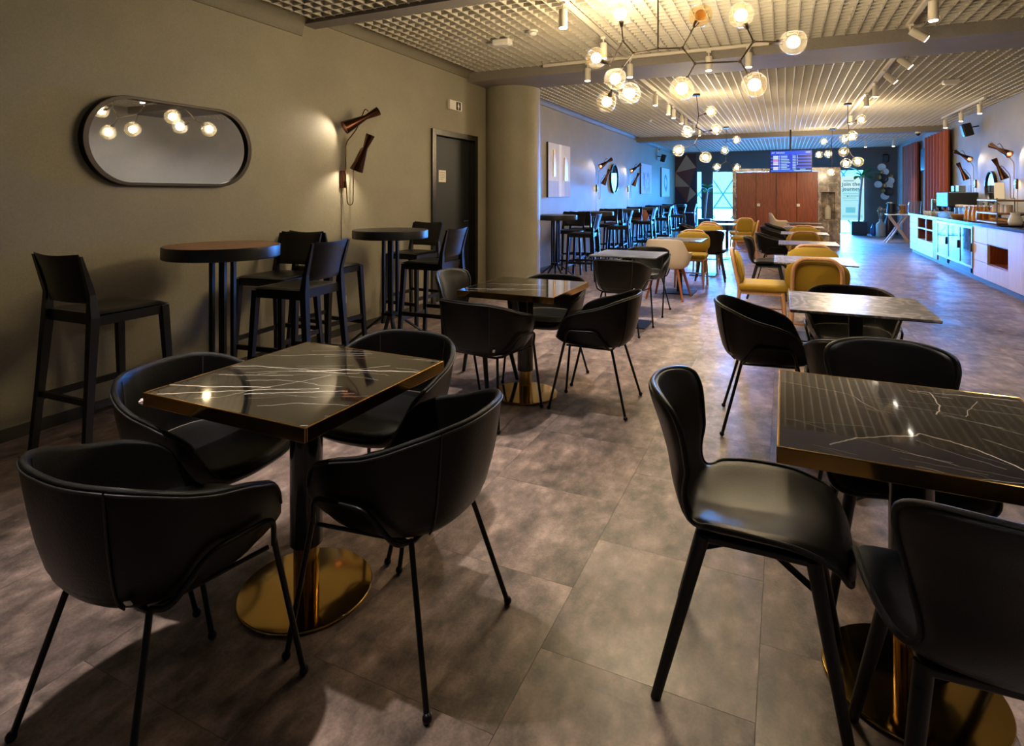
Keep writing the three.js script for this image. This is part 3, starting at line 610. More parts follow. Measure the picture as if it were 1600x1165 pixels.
wallMirror(thing('wall_mirror', 'round mirror on the taupe wall between two sconces', 'mirror', null, XL, 1.785, 14.6), 0.74, 0.74, 1);
wallMirror(thing('wall_mirror', 'round mirror above the counter between two sconces', 'mirror', null, XR, 1.52, 13.75), 0.6, 0.6, -1);

// double-cone sconce; out = +1 for the left wall, -1 for the right wall
function cone() { // open double cone along +y, wide end at y = 0
  return lathe([[0.02, 0.235], [0.06, 0.003], [0.062, 0], [0.0655, 0], [0.0655, 0.004], [0.0235, 0.235], [0.045, 0.375], [0.0435, 0.375], [0.021, 0.237]], 28);
}
const coneGeo = cone(), bulbGeo = new THREE.SphereGeometry(0.02, 14, 10);
function sconce(x, y, d, out, label, lit = 1) {
  const t = thing('wall_sconce', label, 'wall lamp', 'bronze double-cone wall sconces', x, y, d);
  const L = (o, h, a) => [out * o, h, -a]; // out of the wall, up, along the room
  mesh('back_plate', rb(0.035, 0.17, 0.06, 0.006, out * 0.0175, 0, 0), M.bronze, t);
  mesh('arm', tube([L(0.045, 0.05, 0.005), L(0.05, 0.36, 0.005), L(0.12, 0.50, 0.08), L(0.215, 0.70, 0.09), L(0.245, 0.67, 0.10)], 0.0055, 0.04, 60), M.bronzeArm, t);
  mesh('arm', tube([L(0.045, -0.02, 0.01), L(0.05, -0.25, 0.025), L(0.07, -0.25, 0.085), L(0.08, 0.16, 0.08), L(0.2, 0.32, 0.06), L(0.27, 0.28, 0.05)], 0.0055, 0.05, 70), M.bronzeArm, t);
  mesh('cable', rod(L(0.008, -0.08, -0.012), L(0.008, -1.1, -0.012), 0.003, 0.003, 6), M.bronzeArm, t);
  for (const [big, small] of [[L(0.135, 0.49, -0.115), L(0.34, 0.685, 0.17)], [L(0.165, 0.085, 0.02), L(0.30, 0.43, 0.065)]]) {
    const A = v3(big), B = v3(small), q = new THREE.Quaternion().setFromUnitVectors(new THREE.Vector3(0, 1, 0), B.clone().sub(A).normalize());
    const s = mesh('shade', coneGeo, M.bronze, t); s.position.copy(A); s.quaternion.copy(q);
    const b = mesh('bulb', bulbGeo, M.bulb, s); b.position.set(0, 0.06, 0);
    const l = new THREE.PointLight(WARM, 0.2 * lit * (big[1] < 0.3 ? 2.2 : 1), 0, 2); l.castShadow = true; l.position.set(0, 0.06, 0); s.add(l); l.name = 'sconce_light';
  }
  return t;
}
sconce(XL, 1.53, 4.51, 1, 'bronze double-cone sconce beside the long pill-shaped mirror');
sconce(XL, 1.53, 13.1, 1, 'bronze double-cone sconce beside the round mirror on the taupe wall');
sconce(XL, 1.54, 16.1, 1, 'bronze double-cone sconce beside the first pale canvas');
sconce(XR, 1.56, 12.45, -1, 'bronze double-cone sconce above the tray rack on the counter');
sconce(XR, 1.6, 14.75, -1, 'bronze double-cone sconce by the red curtains');

// emergency sign, socket
{
  const t = thing('emergency_sign', 'small white emergency sign with a black pictogram above the door', 'sign', null, XL, 2.55, 6.66);
  mesh('housing', rb(0.04, 0.125, 0.31, 0.006, 0.02, 0, 0), M.whitePlastic, t);
  const tx = canvasTex(128, 128, (c) => { c.fillStyle = '#111'; c.fillRect(0, 0, 128, 128); c.fillStyle = '#f2efe6'; c.beginPath(); c.arc(64, 30, 13, 0, 7); c.fill(); c.beginPath(); c.moveTo(46, 44); c.lineTo(84, 44); c.lineTo(92, 78); c.lineTo(76, 82); c.lineTo(74, 116); c.lineTo(54, 116); c.lineTo(52, 82); c.lineTo(38, 74); c.closePath(); c.fill(); });
  const g = new THREE.PlaneGeometry(0.12, 0.105); g.rotateY(Math.PI / 2); g.translate(0.0412, 0, -0.06);
  mesh('pictogram', g, std({ map: tx, roughness: 0.6 }), t);
}
{
  const t = thing('wall_socket', 'white wall socket low on the taupe wall below the sconce', 'socket', null, XL, 0.34, 4.53);
  mesh('plate', rb(0.012, 0.082, 0.082, 0.004, 0.006, 0, 0), M.whitePlastic, t);
  const g = new THREE.CylinderGeometry(0.02, 0.02, 0.004, 20); g.rotateZ(Math.PI / 2); g.translate(0.0135, 0, 0); mesh('outlet', g, M.lensOff, t);
}
// canvases
function canvas(label, d0, d1, y0, y1, tex, extra) {
  const t = thing('wall_canvas', label, 'painting', 'canvases on the taupe wall', XL, (y0 + y1) / 2, (d0 + d1) / 2);
  mesh('stretcher', bx(0.035, y1 - y0, d1 - d0, 0.0175, 0, 0), M.frameDark, t);
  const g = new THREE.PlaneGeometry(d1 - d0 - 0.01, y1 - y0 - 0.01); g.rotateY(Math.PI / 2); g.translate(0.0365, 0, 0);
  mesh('print', g, std({ map: tex, roughness: 0.7 }), t);
  if (extra) extra(t);
}
M.frameDark = std({ color: 0x26221f, roughness: 0.6 });
M.gold = std({ color: 0xc8963f, roughness: 0.35, metalness: 0.8 });
canvas('white and lavender canvas with two gold leaf bars', 9.98, 11.2, 1.33, 2.35, canvasTex(512, 430, (c, w, h) => {
  seed = 5; c.fillStyle = '#d3cecb'; c.fillRect(0, 0, w, h);
  for (let i = 0; i < 160; i++) { const x = rnd() * w; c.fillStyle = `rgba(${200 + rnd() * 50 | 0},${198 + rnd() * 50 | 0},${205 + rnd() * 50 | 0},0.25)`; c.fillRect(x, rnd() * h * 0.7, 4 + rnd() * 24, h * (0.2 + rnd() * 0.5)); }
  c.fillStyle = 'rgba(150,160,205,0.5)'; c.fillRect(0, h * 0.7, w * 0.45, h * 0.3); c.fillRect(w * 0.72, h * 0.7, w * 0.28, h * 0.3);
  c.fillStyle = 'rgba(250,250,252,0.8)'; c.fillRect(w * 0.47, 0, w * 0.12, h);
}), (t) => { mesh('gold_bar', rb(0.012, 0.5, 0.12, 0.003, 0.042, 0.13, 0.30), M.gold, t); mesh('gold_bar', rb(0.012, 0.45, 0.19, 0.003, 0.042, 0.04, -0.34), M.gold, t); });
canvas('pale canvas with blue-grey blotches beside a sconce', 17.65, 19.2, 1.4, 2.34, canvasTex(256, 160, (c, w, h) => { seed = 15; c.fillStyle = '#d9dadd'; c.fillRect(0, 0, w, h); for (let i = 0; i < 60; i++) { c.fillStyle = `rgba(${60 + rnd() * 80 | 0},${80 + rnd() * 80 | 0},${130 + rnd() * 70 | 0},0.22)`; c.beginPath(); c.ellipse(w * (0.15 + rnd() * 0.7), h * (0.3 + rnd() * 0.6), 3 + rnd() * 22, 2 + rnd() * 18, rnd() * 6, 0, 7); c.fill(); } }));
canvas('pale canvas with a grey ring of brushwork next to the triangle panel', 20.9, 22.5, 1.3, 2.34, canvasTex(256, 166, (c, w, h) => { seed = 25; c.fillStyle = '#d6d4d0'; c.fillRect(0, 0, w, h); for (let i = 0; i < 30; i++) { c.strokeStyle = `rgba(80,84,96,${0.15 + rnd() * 0.2})`; c.lineWidth = 2 + rnd() * 5; c.beginPath(); c.ellipse(w * 0.5, h * (0.5 + rr(-0.03, 0.03)), 34 + rnd() * 22, 26 + rnd() * 20, rnd(), rnd() * 6, rnd() * 6 + 2); c.stroke(); } }));
// speakers and alarm
function speaker(label, x, y, d, turn) {
  const t = thing('wall_speaker', label, 'speaker', 'small black wall speakers', x, y, d, turn);
  mesh('bracket', rod([0, 0.02, 0], [0, 0, 0.12], 0.012), M.black, t);
  const g = rb(0.17, 0.26, 0.16, 0.025, 0, 0, 0.2, 3); g.rotateX(0.25); mesh('cabinet', g, M.black, t);
  const q = rb(0.14, 0.22, 0.006, 0.002, 0, 0, 0.283); q.rotateX(0.25); mesh('grille', q, M.lensOff, t);
}
speaker('black speaker on the taupe wall under a red and white alarm', XL, 2.68, 20.4, 90);
speaker('black speaker high on the grey wall above the sconces', XR, 2.74, 14.6, -90);
speaker('black speaker on the end wall above the disc artwork', 3.19, 2.7, D1, 0);
{
  const t = thing('fire_alarm', 'small red and white alarm above a black speaker', 'alarm', null, XL, 2.92, 20.3);
  mesh('base', rb(0.05, 0.1, 0.1, 0.01, 0.025, 0, 0), M.whitePlastic, t);
  mesh('beacon', rb(0.05, 0.05, 0.07, 0.015, 0.072, 0, 0), std({ color: 0xb3202a, roughness: 0.3 }), t);
}

// ================================================================== CEILING FITTINGS
const globeGeos = [0, 1, 2].map((k) => {
  const g = new THREE.SphereGeometry(0.092, 40, 28), p = g.attributes.position, v = new THREE.Vector3();
  const dents = [[0.8, 0.3, 0.5], [-0.6, -0.2, 0.75], [-0.3, 0.2, -0.9]].map(v3).map((q) => q.applyAxisAngle(new THREE.Vector3(0, 1, 0), k * 1.9).normalize());
  for (let i = 0; i < p.count; i++) { v.fromBufferAttribute(p, i); const n = v.clone().normalize(); let s = 1; for (const q of dents) s -= 0.12 * Math.exp(-(((1 - n.dot(q)) / 0.22) ** 1.5)); v.multiplyScalar(s); v.y *= 0.97; p.setXYZ(i, v.x, v.y, v.z); }
  g.computeVertexNormals(); return g;
});
const filamentGeo = new THREE.SphereGeometry(0.043, 20, 16), socketGeo = new THREE.CylinderGeometry(0.013, 0.021, 0.045, 14);
function chandelier(label, rose, nodes, links, globes, light = 1) {
  const t = thing('globe_chandelier', label, 'chandelier', 'branching glass globe chandeliers', rose[0], rose[1], rose[2]);
  const Q = (n) => { const a = Array.isArray(n) ? n : nodes[n]; return [a[0] - rose[0], a[1] - rose[1], -(a[2] - rose[2])]; };
  mesh('ceiling_rose', tr(new THREE.CylinderGeometry(0.065, 0.065, 0.03, 24), 0, -0.015, 0), M.chandelier, t);
  for (const [a, b] of links) mesh('arm', rod(a === 'rose' ? [0, 0, 0] : Q(a), Q(b), 0.0065, 0.0065, 8), M.chandelier, t);
  for (const k of Object.keys(nodes)) { const p = Q(k); const j = mesh('joint', new THREE.SphereGeometry(0.0135, 10, 8), M.chandelier, t); j.position.set(...p); }
  globes.forEach(([from, pos, kind], i) => {
    const A = v3(Q(from)), C = v3(Q(pos)), dir = C.clone().sub(A).normalize(), N = C.clone().addScaledVector(dir, -0.085);
    if (A.distanceTo(N) > 0.02) mesh('arm', rod(A.toArray(), N.toArray(), 0.0055, 0.0055, 8), M.chandelier, t);
    const s = mesh('socket', socketGeo, M.chandelier, t); s.position.copy(N).addScaledVector(dir, -0.005); s.quaternion.setFromUnitVectors(new THREE.Vector3(0, -1, 0), dir);
    const g = mesh('globe', globeGeos[i % 3], M.globe, t); g.position.copy(C); g.rotation.set(i * 0.7, i * 1.3, i * 0.4);
    const b = mesh('bulb', filamentGeo, kind === 'off' ? M.bulbOff : kind === 'white' ? M.bulbWhite : M.bulb, g);
    if (kind !== 'off') { const l = new THREE.PointLight(kind === 'white' ? SPOTC : WARM, BULB_CD * light * (kind === 'white' ? 1.5 : 1), 0, 2); l.castShadow = true; l.name = 'bulb_light'; l.shadow.radius = 1.6; g.add(l); }
  });
}
chandelier('branching chandelier of ten glass globes over the brass-edged tables', [-0.9, 3.05, 4.66],
  { hub: [-0.9, 2.53, 4.66], a: [-1.2, 2.64, 4.74], b: [-1.1, 2.52, 4.69], c: [-1.34, 2.48, 4.84], d: [-1.21, 2.44, 4.78], e: [-1.31, 2.30, 4.85], f: [-0.71, 2.51, 4.64], h: [-0.61, 2.37, 4.59], i: [-0.29, 2.35, 4.55], j: [-0.2, 2.48, 4.54] },
  [['rose', 'hub'], ['hub', 'b'], ['hub', 'f'], ['b', 'a'], ['a', 'c'], ['b', 'd'], ['d', 'e'], ['f', 'h'], ['h', 'i'], ['i', 'j']],
  [['a', [-1.23, 2.88, 4.78]], ['c', [-1.47, 2.56, 4.88]], ['d', [-1.23, 2.31, 4.61]], ['e', [-1.4, 2.19, 4.97]], ['e', [-1.15, 2.21, 4.76], 'white'], ['f', [-0.59, 2.78, 4.75], 'off'], ['j', [-0.28, 2.67, 4.5]], ['j', [0.06, 2.45, 4.55]], ['h', [-0.69, 2.17, 4.48]], ['i', [-0.19, 2.16, 4.49]]]);
chandelier('branching globe chandelier over the table lit blue', [-1.32, 3.05, 10.09],
  { a: [-1.27, 2.67, 10.0], b: [-1.3, 2.48, 9.93], e: [-1.17, 2.39, 9.83], c: [-1.24, 2.32, 9.68], d: [-1.28, 2.17, 9.55] },
  [['rose', 'a'], ['a', 'b'], ['b', 'e'], ['e', 'c'], ['c', 'd']],
  [['a', [-1.08, 2.73, 9.97]], ['b', [-1.4, 2.38, 9.61], 'white'], ['e', [-0.99, 2.43, 9.91]], ['d', [-1.47, 2.06, 9.24]], ['d', [-1.11, 1.96, 9.52]]]);
chandelier('branching globe chandelier in front of the lattice window', [-1.29, 3.05, 15.28],
  { a: [-1.25, 2.64, 14.86], e: [-1.22, 2.5, 14.4], b: [-1.21, 2.14, 14.22] }, [['rose', 'a'], ['a', 'e'], ['e', 'b']],
  [['a', [-1.0, 2.66, 14.54]], ['e', [-1.22, 2.38, 13.99]], ['b', [-1.4, 2.01, 14.13]], ['b', [-0.98, 2.0, 14.32]]]);
chandelier('branching globe chandelier beyond the fourth grey stone table', [1.06, 3.05, 12.29],
  { a: [1.06, 2.69, 12.3], c: [1.08, 2.5, 12.25], b: [1.05, 2.26, 12.18], e: [1.08, 2.1, 12.0] }, [['rose', 'a'], ['a', 'c'], ['c', 'b'], ['b', 'e']],
  [['a', [1.26, 2.73, 12.17]], ['c', [1.1, 2.43, 11.99], 'white'], ['c', [1.03, 2.42, 12.51]], ['b', [1.01, 2.18, 12.5]], ['e', [1.02, 1.95, 12.17], 'white'], ['e', [1.17, 1.96, 11.8]]]);
chandelier('branching globe chandelier beside the departure board', [1.11, 3.05, 16.84],
  { a: [1.07, 2.59, 16.49], b: [1.08, 2.16, 16.4] }, [['rose', 'a'], ['a', 'b']],
  [['a', [0.89, 2.69, 16.3]], ['a', [0.78, 2.37, 16.25]], ['a', [0.96, 2.35, 15.9]], ['b', [1.05, 1.93, 16.26], 'white']]);
// tracks and spotlights
function track(label, x0, x1, d0, d1, y) { single('track_rail', cbox(x0 - (x0 === x1 ? 0.018 : 0), x1 + (x0 === x1 ? 0.018 : 0), y, y + 0.035, d0 - (d0 === d1 ? 0.018 : 0), d1 + (d0 === d1 ? 0.018 : 0)), M.spot, label, 'track', 'white ceiling light tracks'); }
const spotBody = lathe([[0, 0], [0.03, 0], [0.036, -0.004], [0.037, -0.02], [0.037, -0.158], [0.035, -0.16], [0, -0.16]], 24), spotLens = tr(new THREE.CylinderGeometry(0.033, 0.031, 0.006, 20), 0, -0.163, 0), spotNeck = merge([tr(new THREE.CylinderGeometry(0.009, 0.009, 0.05, 10), 0, 0.02, 0), bx(0.05, 0.02, 0.03, 0, 0.05, 0)]);
function spotlight(label, x, d, y, tilt = [0, 0], power = 1, lit = true) {
  const t = thing('track_spotlight', label, 'spotlight', 'white cylinder spotlights on tracks', x, y - 0.06, d);
  mesh('mount', spotNeck, M.spot, t);
  const b = mesh('body', spotBody, M.spot, t); b.rotation.set(tilt[0], 0, tilt[1]);
  mesh('lens', spotLens, lit ? M.lens : M.lensOff, b);
  if (lit) {
    const l = new THREE.SpotLight(SPOTC, SPOT_CD * power, 0, 0.62, 0.75, 2); l.castShadow = true; l.shadow.radius = 1.4; l.name = 'spot_light';
    l.position.set(0, -0.172, 0); l.target.position.set(0, -2, 0); b.add(l); b.add(l.target);
  }
}
track('white track above the brass-edged tables beside the wall', -1.7, -1.7, 0.3, 3.95, 2.905); track('white track running up to the beam by the column', -1.7, -1.7, 4.2, 6.9, 3.015);
track('white cross track in front of the deep beam', -2.8, -0.15, 6.97, 6.97, 3.012);
track('white track over the brass table with shell chairs', 1.1, 1.1, 0.3, 3.95, 2.905); track('white track over the open aisle before the deep beam', 1.1, 1.1, 4.2, 6.85, 3.015);
track('white track over the far café tables by the bar stools', -1.85, -1.85, 8.2, 16.2, 3.015); track('white track over the far aisle behind the deep beam', 1.2, 1.2, 7.9, 16.5, 3.015);
track('short white track high in front of the grey counter wall', 3.1, 3.1, 12.4, 15.4, 3.015); track('short white cross track before the disc artwork', 1.6, 3.2, 20.2, 20.2, 3.015);
const sg = (w) => 'white cylinder spotlight on the track ' + w;
for (const d of [1.0, 1.95, 3.1]) spotlight(sg('above the brass tables beside the wall'), -1.7, d, 2.905);
for (const d of [4.68, 5.9]) spotlight(sg('running up to the beam by the column'), -1.7, d, 3.015);
for (const x of [-2.21, -1.68, -0.776, -0.355]) spotlight(sg('in front of the deep beam'), x, 6.97, 3.012);
for (const d of [0.9, 2.6]) spotlight(sg('over the brass table with shell chairs'), 1.1, d, 2.905);
spotlight(sg('over the open aisle, hanging straight'), 1.1, 5.75, 3.015); spotlight('white spotlight tilted sideways, over the aisle at the deep beam', 1.1, 6.7, 3.015, [0.1, 0.95]);
for (const d of [9.36, 10.5, 11.05, 11.96, 12.5, 13.6, 14.6]) spotlight(sg('over the far café tables'), -1.85, d, 3.015, [0, 0], 0.6);
for (const d of [8.0, 9.0]) spotlight('white spotlight tilted to the counter on the far aisle track', 1.2, d, 3.015, [0, 0.8], 0.55);
for (const d of [9.9, 10.9, 13.4]) spotlight('white spotlight hanging straight on the far aisle track', 1.2, d, 3.015, [0, 0], 0.4);
for (const d of [12.7, 13.9, 15.1]) spotlight(sg('in front of the grey counter wall'), 3.1, d, 3.015);
for (const x of [2.2, 2.9]) spotlight(sg('before the disc artwork'), x, 20.2, 3.015, [0, 0], 0.7);
// small ceiling devices
{
  const t = thing('emergency_light', 'white emergency light box on the grid before the column', 'emergency light', null, -2.75, 3.05, 5.66);
  mesh('housing', rb(0.2, 0.06, 0.11, 0.015, 0, -0.03, 0, 3), M.whitePlastic, t); mesh('diffuser', rb(0.16, 0.012, 0.08, 0.005, 0, -0.064, 0), M.white, t);
  const e = thing('emergency_light', 'white emergency light box on the far grid over the counter aisle', 'emergency light', null, 2.2, 3.05, 10.4);
  mesh('housing', rb(0.2, 0.06, 0.11, 0.015, 0, -0.03, 0, 3), M.whitePlastic, e); mesh('diffuser', rb(0.16, 0.012, 0.08, 0.005, 0, -0.064, 0), M.white, e);
  for (const [x, d, l] of [[-2.32, 5.48, 'round smoke detector on the grid close to the emergency light box'], [-2.74, 13.2, 'round white ceiling disc on the far grid near the bar tables']]) {
    const s = thing('smoke_detector', l, 'detector', 'round ceiling detectors', x, 3.05, d);
    mesh('base', tr(new THREE.CylinderGeometry(0.055, 0.055, 0.02, 24), 0, -0.01, 0), M.whitePlastic, s); mesh('sensor', lathe([[0, -0.05], [0.025, -0.05], [0.04, -0.04], [0.045, -0.02], [0, -0.02]], 20), M.whitePlastic, s);
  }
  const c = thing('dome_camera', 'white dome camera under the far beam by the grey wall', 'camera', null, 3.0, 2.93, 17.3);
  mesh('base', tr(new THREE.CylinderGeometry(0.06, 0.065, 0.04, 24), 0, -0.02, 0), M.whitePlastic, c); mesh('dome', tr(new THREE.SphereGeometry(0.05, 20, 12), 0, -0.05, 0), M.black, c);
}

// ================================================================== DEPARTURE BOARD
{
  const t = thing('departure_board', 'hanging blue departure board screen above the wooden partition', 'screen', null, 0.155, 2.23, 16.5, 4);
  const tx = canvasTex(1024, 576, (c, w, h) => {
    c.fillStyle = '#0a3fd0'; c.fillRect(0, 0, w, h); c.fillStyle = '#0b55ff'; c.fillRect(0, 0, w, 96);
    c.fillStyle = '#e8f4ff'; c.beginPath(); c.moveTo(22, 70); c.lineTo(46, 34); c.lineTo(66, 50); c.lineTo(120, 28); c.lineTo(84, 62); c.lineTo(60, 58); c.closePath(); c.fill();
    c.font = 'bold 52px sans-serif'; c.fillText('ODLASCI', 140, 68); c.fillRect(886, 32, 110, 24);
    c.fillStyle = '#3f86ff'; for (const [x, l] of [[230, 90], [330, 120], [540, 70], [660, 44], [720, 180]]) c.fillRect(x, 104, l, 18);
    seed = 77;
    for (let r = 0; r < 9; r++) {
      const y = 130 + r * 44; c.fillStyle = r % 2 ? '#3d68f2' : '#071670'; c.fillRect(0, y, w, 42); c.fillStyle = '#0b46e0'; c.fillRect(60, y, 600, 42);
      if (r !== 6) { c.fillStyle = r === 2 || r === 3 ? '#e9a6ee' : r < 2 ? '#d9fbff' : '#f2f4ff'; c.fillRect(66, y + 4, 130, 36); }
      c.fillStyle = '#bfe9ff'; c.fillRect(214, y + 10, 26, 20); c.fillRect(264, y + 10, 120 + rnd() * 160, 20); c.fillRect(556, y + 10, 80, 20); if (r < 6) c.fillRect(664, y + 10, 26, 20);
    }
    c.fillStyle = '#2f7bff'; c.fillRect(0, 530, w, 46); c.fillStyle = '#a9e6ff'; c.fillRect(590, 536, 420, 28); c.fillRect(740, 500, 140, 18);
  });
  mesh('housing', rb(0.97, 0.56, 0.06, 0.012, 0, 0, 0), M.black, t);
  const g = new THREE.PlaneGeometry(0.94, 0.53); g.translate(0, 0, 0.0315);
  mesh('screen', g, std({ color: 0x000000, emissive: 0xffffff, emissiveMap: tx, emissiveIntensity: 0.36, roughness: 0.7 }), t);
  mesh('pole', rod([0, 0.27, -0.04], [0, 0.81, -0.04], 0.022, 0.022, 14), M.black, t);
  const l = new THREE.RectAreaLight(new THREE.Color().setRGB(0.1, 0.25, 1), 0.7, 0.94, 0.53); l.name = 'screen_light'; l.position.set(0, 0, 0.036); l.lookAt(0, 0, 5); l.rotation.set(0, Math.PI, 0); t.add(l);
}
// ================================================================== FAR END OF THE ROOM
{
  const t = thing('wooden_partition', 'red-brown wooden partition of four tall doors in a stone surround', 'partition', null, 0, 0, 18.0);
  mesh('carcass', bx(2.08, 2.02, 0.5, -0.205, 1.01, -0.28), M.base, t);
  const pw = 2.085 / 4;
  for (let i = 0; i < 4; i++) {
    const p = mesh('door_panel', metreUV(rb(pw - 0.012, 2.02, 0.025, 0.002, -1.245 + pw * (i + 0.5), 1.01, -0.0125), 1, i * 0.31, 0), M.woodRed, t);
    if (i === 0 || i === 2) mesh('latch', rb(0.08, 0.08, 0.012, 0.004, -1.245 + pw * (i + 1) + (i ? 0.04 : 0.07), 1.09, 0.006), M.whitePlastic, p);
  }
  mesh('lintel', metreUV(bx(2.19, 0.09, 0.56, -0.255, 2.075, -0.27)), M.stone, t); mesh('jamb', metreUV(bx(0.1, 2.03, 0.56, -1.3, 1.015, -0.27)), M.stone, t);
  const s = thing('stone_pillar', 'beige marble pillar with a niche holding a pale vase', 'pillar', null, 0, 0, 18.0);
  mesh('pillar', metreUV(merge([bx(0.08, 0.744, 0.55, 0.88, 1.078, -0.275), bx(0.13, 0.744, 0.55, 1.315, 1.078, -0.275), bx(0.54, 0.706, 0.55, 1.11, 0.353, -0.275), bx(0.54, 0.67, 0.55, 1.11, 1.785, -0.275)])), M.stone, s);
  mesh('niche_back', metreUV(bx(0.33, 0.744, 0.2, 1.085, 1.078, -0.44)), M.stone, s);
  const v = single('niche_vase', lathe([[0, 0], [0.075, 0], [0.085, 0.02], [0.085, 0.28], [0.075, 0.32], [0.045, 0.35], [0.04, 0.37], [0.048, 0.39], [0.04, 0.39], [0.03, 0.36], [0, 0.1]], 28), M.ceramic, 'pale ribbed ceramic vase in the niche of the stone pillar', 'vase'); v.position.copy(P(1.09, 0.706, 18.15));
}
{ // wall panel of coloured triangles, on the end wall
  const t = thing('triangle_panel', 'wall panel of tan, brick and plum triangles', 'wall panel', null, 0, 0, D1);
  const tan = std({ color: 0xb98a66, roughness: 0.6 }), brick = std({ color: 0x6b3325, roughness: 0.6 }), plum = std({ color: 0x35202a, roughness: 0.6 }), brown = std({ color: 0x4f2a1e, roughness: 0.6 });
  const K = (x, y) => [-3.94 + (x - 1050) / 38 * 0.8, 3.0 - (y - 240) * 0.0249];
  mesh('backing', cbox(-3.945, -3.14, 0.05, 2.98, -0.0, 0.02).translate(0, 0, 0.02), plum, t);
  const A = [1070, 241.5], B = [1088, 262.3], C = [1050, 270], G = [1076.5, 292.5], F = [1050, 292.5], Hh = [1071, 318], E = [1088, 304], BL = [1050, 318];
  for (const [m, ...q] of [[brown, [1050, 240.5], A, C], [brown, A, [1088, 240.5], B], [tan, A, B, C], [brick, C, B, G], [plum, B, E, G], [tan, C, G, F], [brick, F, G, Hh], [tan, G, E, Hh], [plum, F, Hh, BL]]) {
    const s = new THREE.Shape(), p = q.map((k) => K(...k)), cx = p.reduce((a, b) => a + b[0], 0) / 3, cy = p.reduce((a, b) => a + b[1], 0) / 3;
    p.forEach((k, i) => { const x = cx + (k[0] - cx) * 0.985, y = cy + (k[1] - cy) * 0.985; i ? s.lineTo(x, y) : s.moveTo(x, y); });
    mesh('triangle', new THREE.ExtrudeGeometry(s, { depth: 0.02, bevelEnabled: false }).translate(0, 0, 0.02), m, t);
  }
}
{ // disc artwork on the end wall
  const t = thing('disc_artwork', 'wall artwork of overlapping white, gold and black discs', 'artwork', null, 0, 0, D1);
  const wh = std({ color: 0xd9d6d0, roughness: 0.5 }), gd = std({ color: 0x9a7c4a, roughness: 0.35, metalness: 0.8 }), bk = std({ color: 0x1d1a19, roughness: 0.5 });
  const dishGeo = lathe([[0, 0.006], [0.7, 0.012], [0.95, 0.035], [1, 0.035], [1, 0.028], [0.72, 0.0], [0, 0]], 28);
  [[3.094, 2.339, 0.13, wh], [3.188, 2.181, 0.12, wh], [3.08, 2.16, 0.07, gd], [2.99, 1.984, 0.09, gd], [3.358, 2.03, 0.08, gd], [3.339, 1.868, 0.13, wh], [3.131, 1.94, 0.16, bk], [2.979, 1.738, 0.12, wh], [3.302, 1.70, 0.13, wh], [3.15, 1.70, 0.09, gd], [3.283, 1.491, 0.15, bk], [3.112, 1.514, 0.08, gd], [3.188, 1.335, 0.13, wh]].forEach(([x, y, r, m], i) => {
    const d = mesh('disc', dishGeo, m, t); d.scale.set(r, 1, r); d.rotation.x = Math.PI / 2; d.position.set(x, y, 0.02 + (i % 4) * 0.022);
  });
  mesh('rod_frame', merge([rod([3.1, 2.35, 0.008], [3.18, 1.33, 0.008], 0.006), rod([2.98, 1.74, 0.008], [3.36, 2.03, 0.008], 0.006), rod([2.98, 1.98, 0.008], [3.3, 1.5, 0.008], 0.006)]), M.gold, t);
}
{ // glazed sign beside the palm
  const t = thing('glass_sign', 'bright cyan glass sign reading join the journey', 'sign', null, 2.2, 0, 23.9);
  const tx = canvasTex(512, 1024, (c, w, h) => {
    c.fillStyle = '#b4f6ff'; c.fillRect(0, 0, w, h); c.fillStyle = '#d8fcff'; c.fillRect(0, 0, w, h * 0.28);
    c.fillStyle = 'rgba(63,143,160,0.5)'; c.fillRect(60, 88, 230, 30); c.fillStyle = '#1b6276'; c.font = 'bold 108px sans-serif'; c.fillText('Join the', 24, 222); c.fillText('journey', 34, 334);
    c.fillStyle = 'rgba(40,120,140,0.55)'; for (const [y, x0, l] of [[400, 40, 420], [440, 60, 380], [500, 40, 300], [560, 60, 330]]) c.fillRect(x0, y, l, 8);
    c.fillStyle = '#1b6276'; c.fillRect(150, 462, 270, 5); c.beginPath(); c.arc(150, 464, 14, 0, 7); c.arc(420, 464, 14, 0, 7); c.fill();
    c.fillStyle = '#6fd0e4'; c.fillRect(110, 720, 210, 130); c.fillStyle = '#8fe3f2'; c.fillRect(30, 900, 450, 60);
  });
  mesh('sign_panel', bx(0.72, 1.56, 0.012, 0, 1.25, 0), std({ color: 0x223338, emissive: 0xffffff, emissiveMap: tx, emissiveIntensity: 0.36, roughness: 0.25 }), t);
  mesh('post', merge([bx(0.02, 2.1, 0.02, -0.37, 1.05, 0), bx(0.02, 2.1, 0.02, 0.37, 1.05, 0)]), M.blackSteel, t);
}
function leafGeo(len, w, droop) { return sheet((u, v) => { const k = Math.sin(Math.PI * Math.min(1, v * 0.96 + 0.04)) ** 0.7; return new THREE.Vector3((u - 0.5) * w * k, 0.35 * len * v - droop * v * v, len * v * 0.85).add(new THREE.Vector3(0, 0.02 * Math.abs(u - 0.5), 0)); }, 4, 12, 0.004); }
function palm(label, x, d, trunkH, n, len) {
  const t = thing('potted_palm', label, 'plant', 'tall potted palms', x, 0, d);
  mesh('planter', rb(0.46, 0.46, 0.42, 0.02, 0, 0.23, 0), M.planter, t);
  mesh('trunk', tube([[0, 0.4, 0], [0.03, trunkH * 0.6, 0], [0.1, trunkH, 0.02]], 0.035, 0.3, 20), M.trunk, t);
  const lg = leafGeo(len, 0.2, len * 0.5);
  for (let i = 0; i < n; i++) { const l = mesh('leaf', lg, M.leaf, t); l.position.set(0.1, trunkH - 0.02 + 0.02 * (i % 3), 0.02); l.rotation.set(0, i / n * 6.283 + 0.4, 0); l.rotateX(-0.35 * (i % 3)); }
}
palm('potted palm beside the cyan glass sign', 2.33, 23.25, 2.0, 7, 0.7);
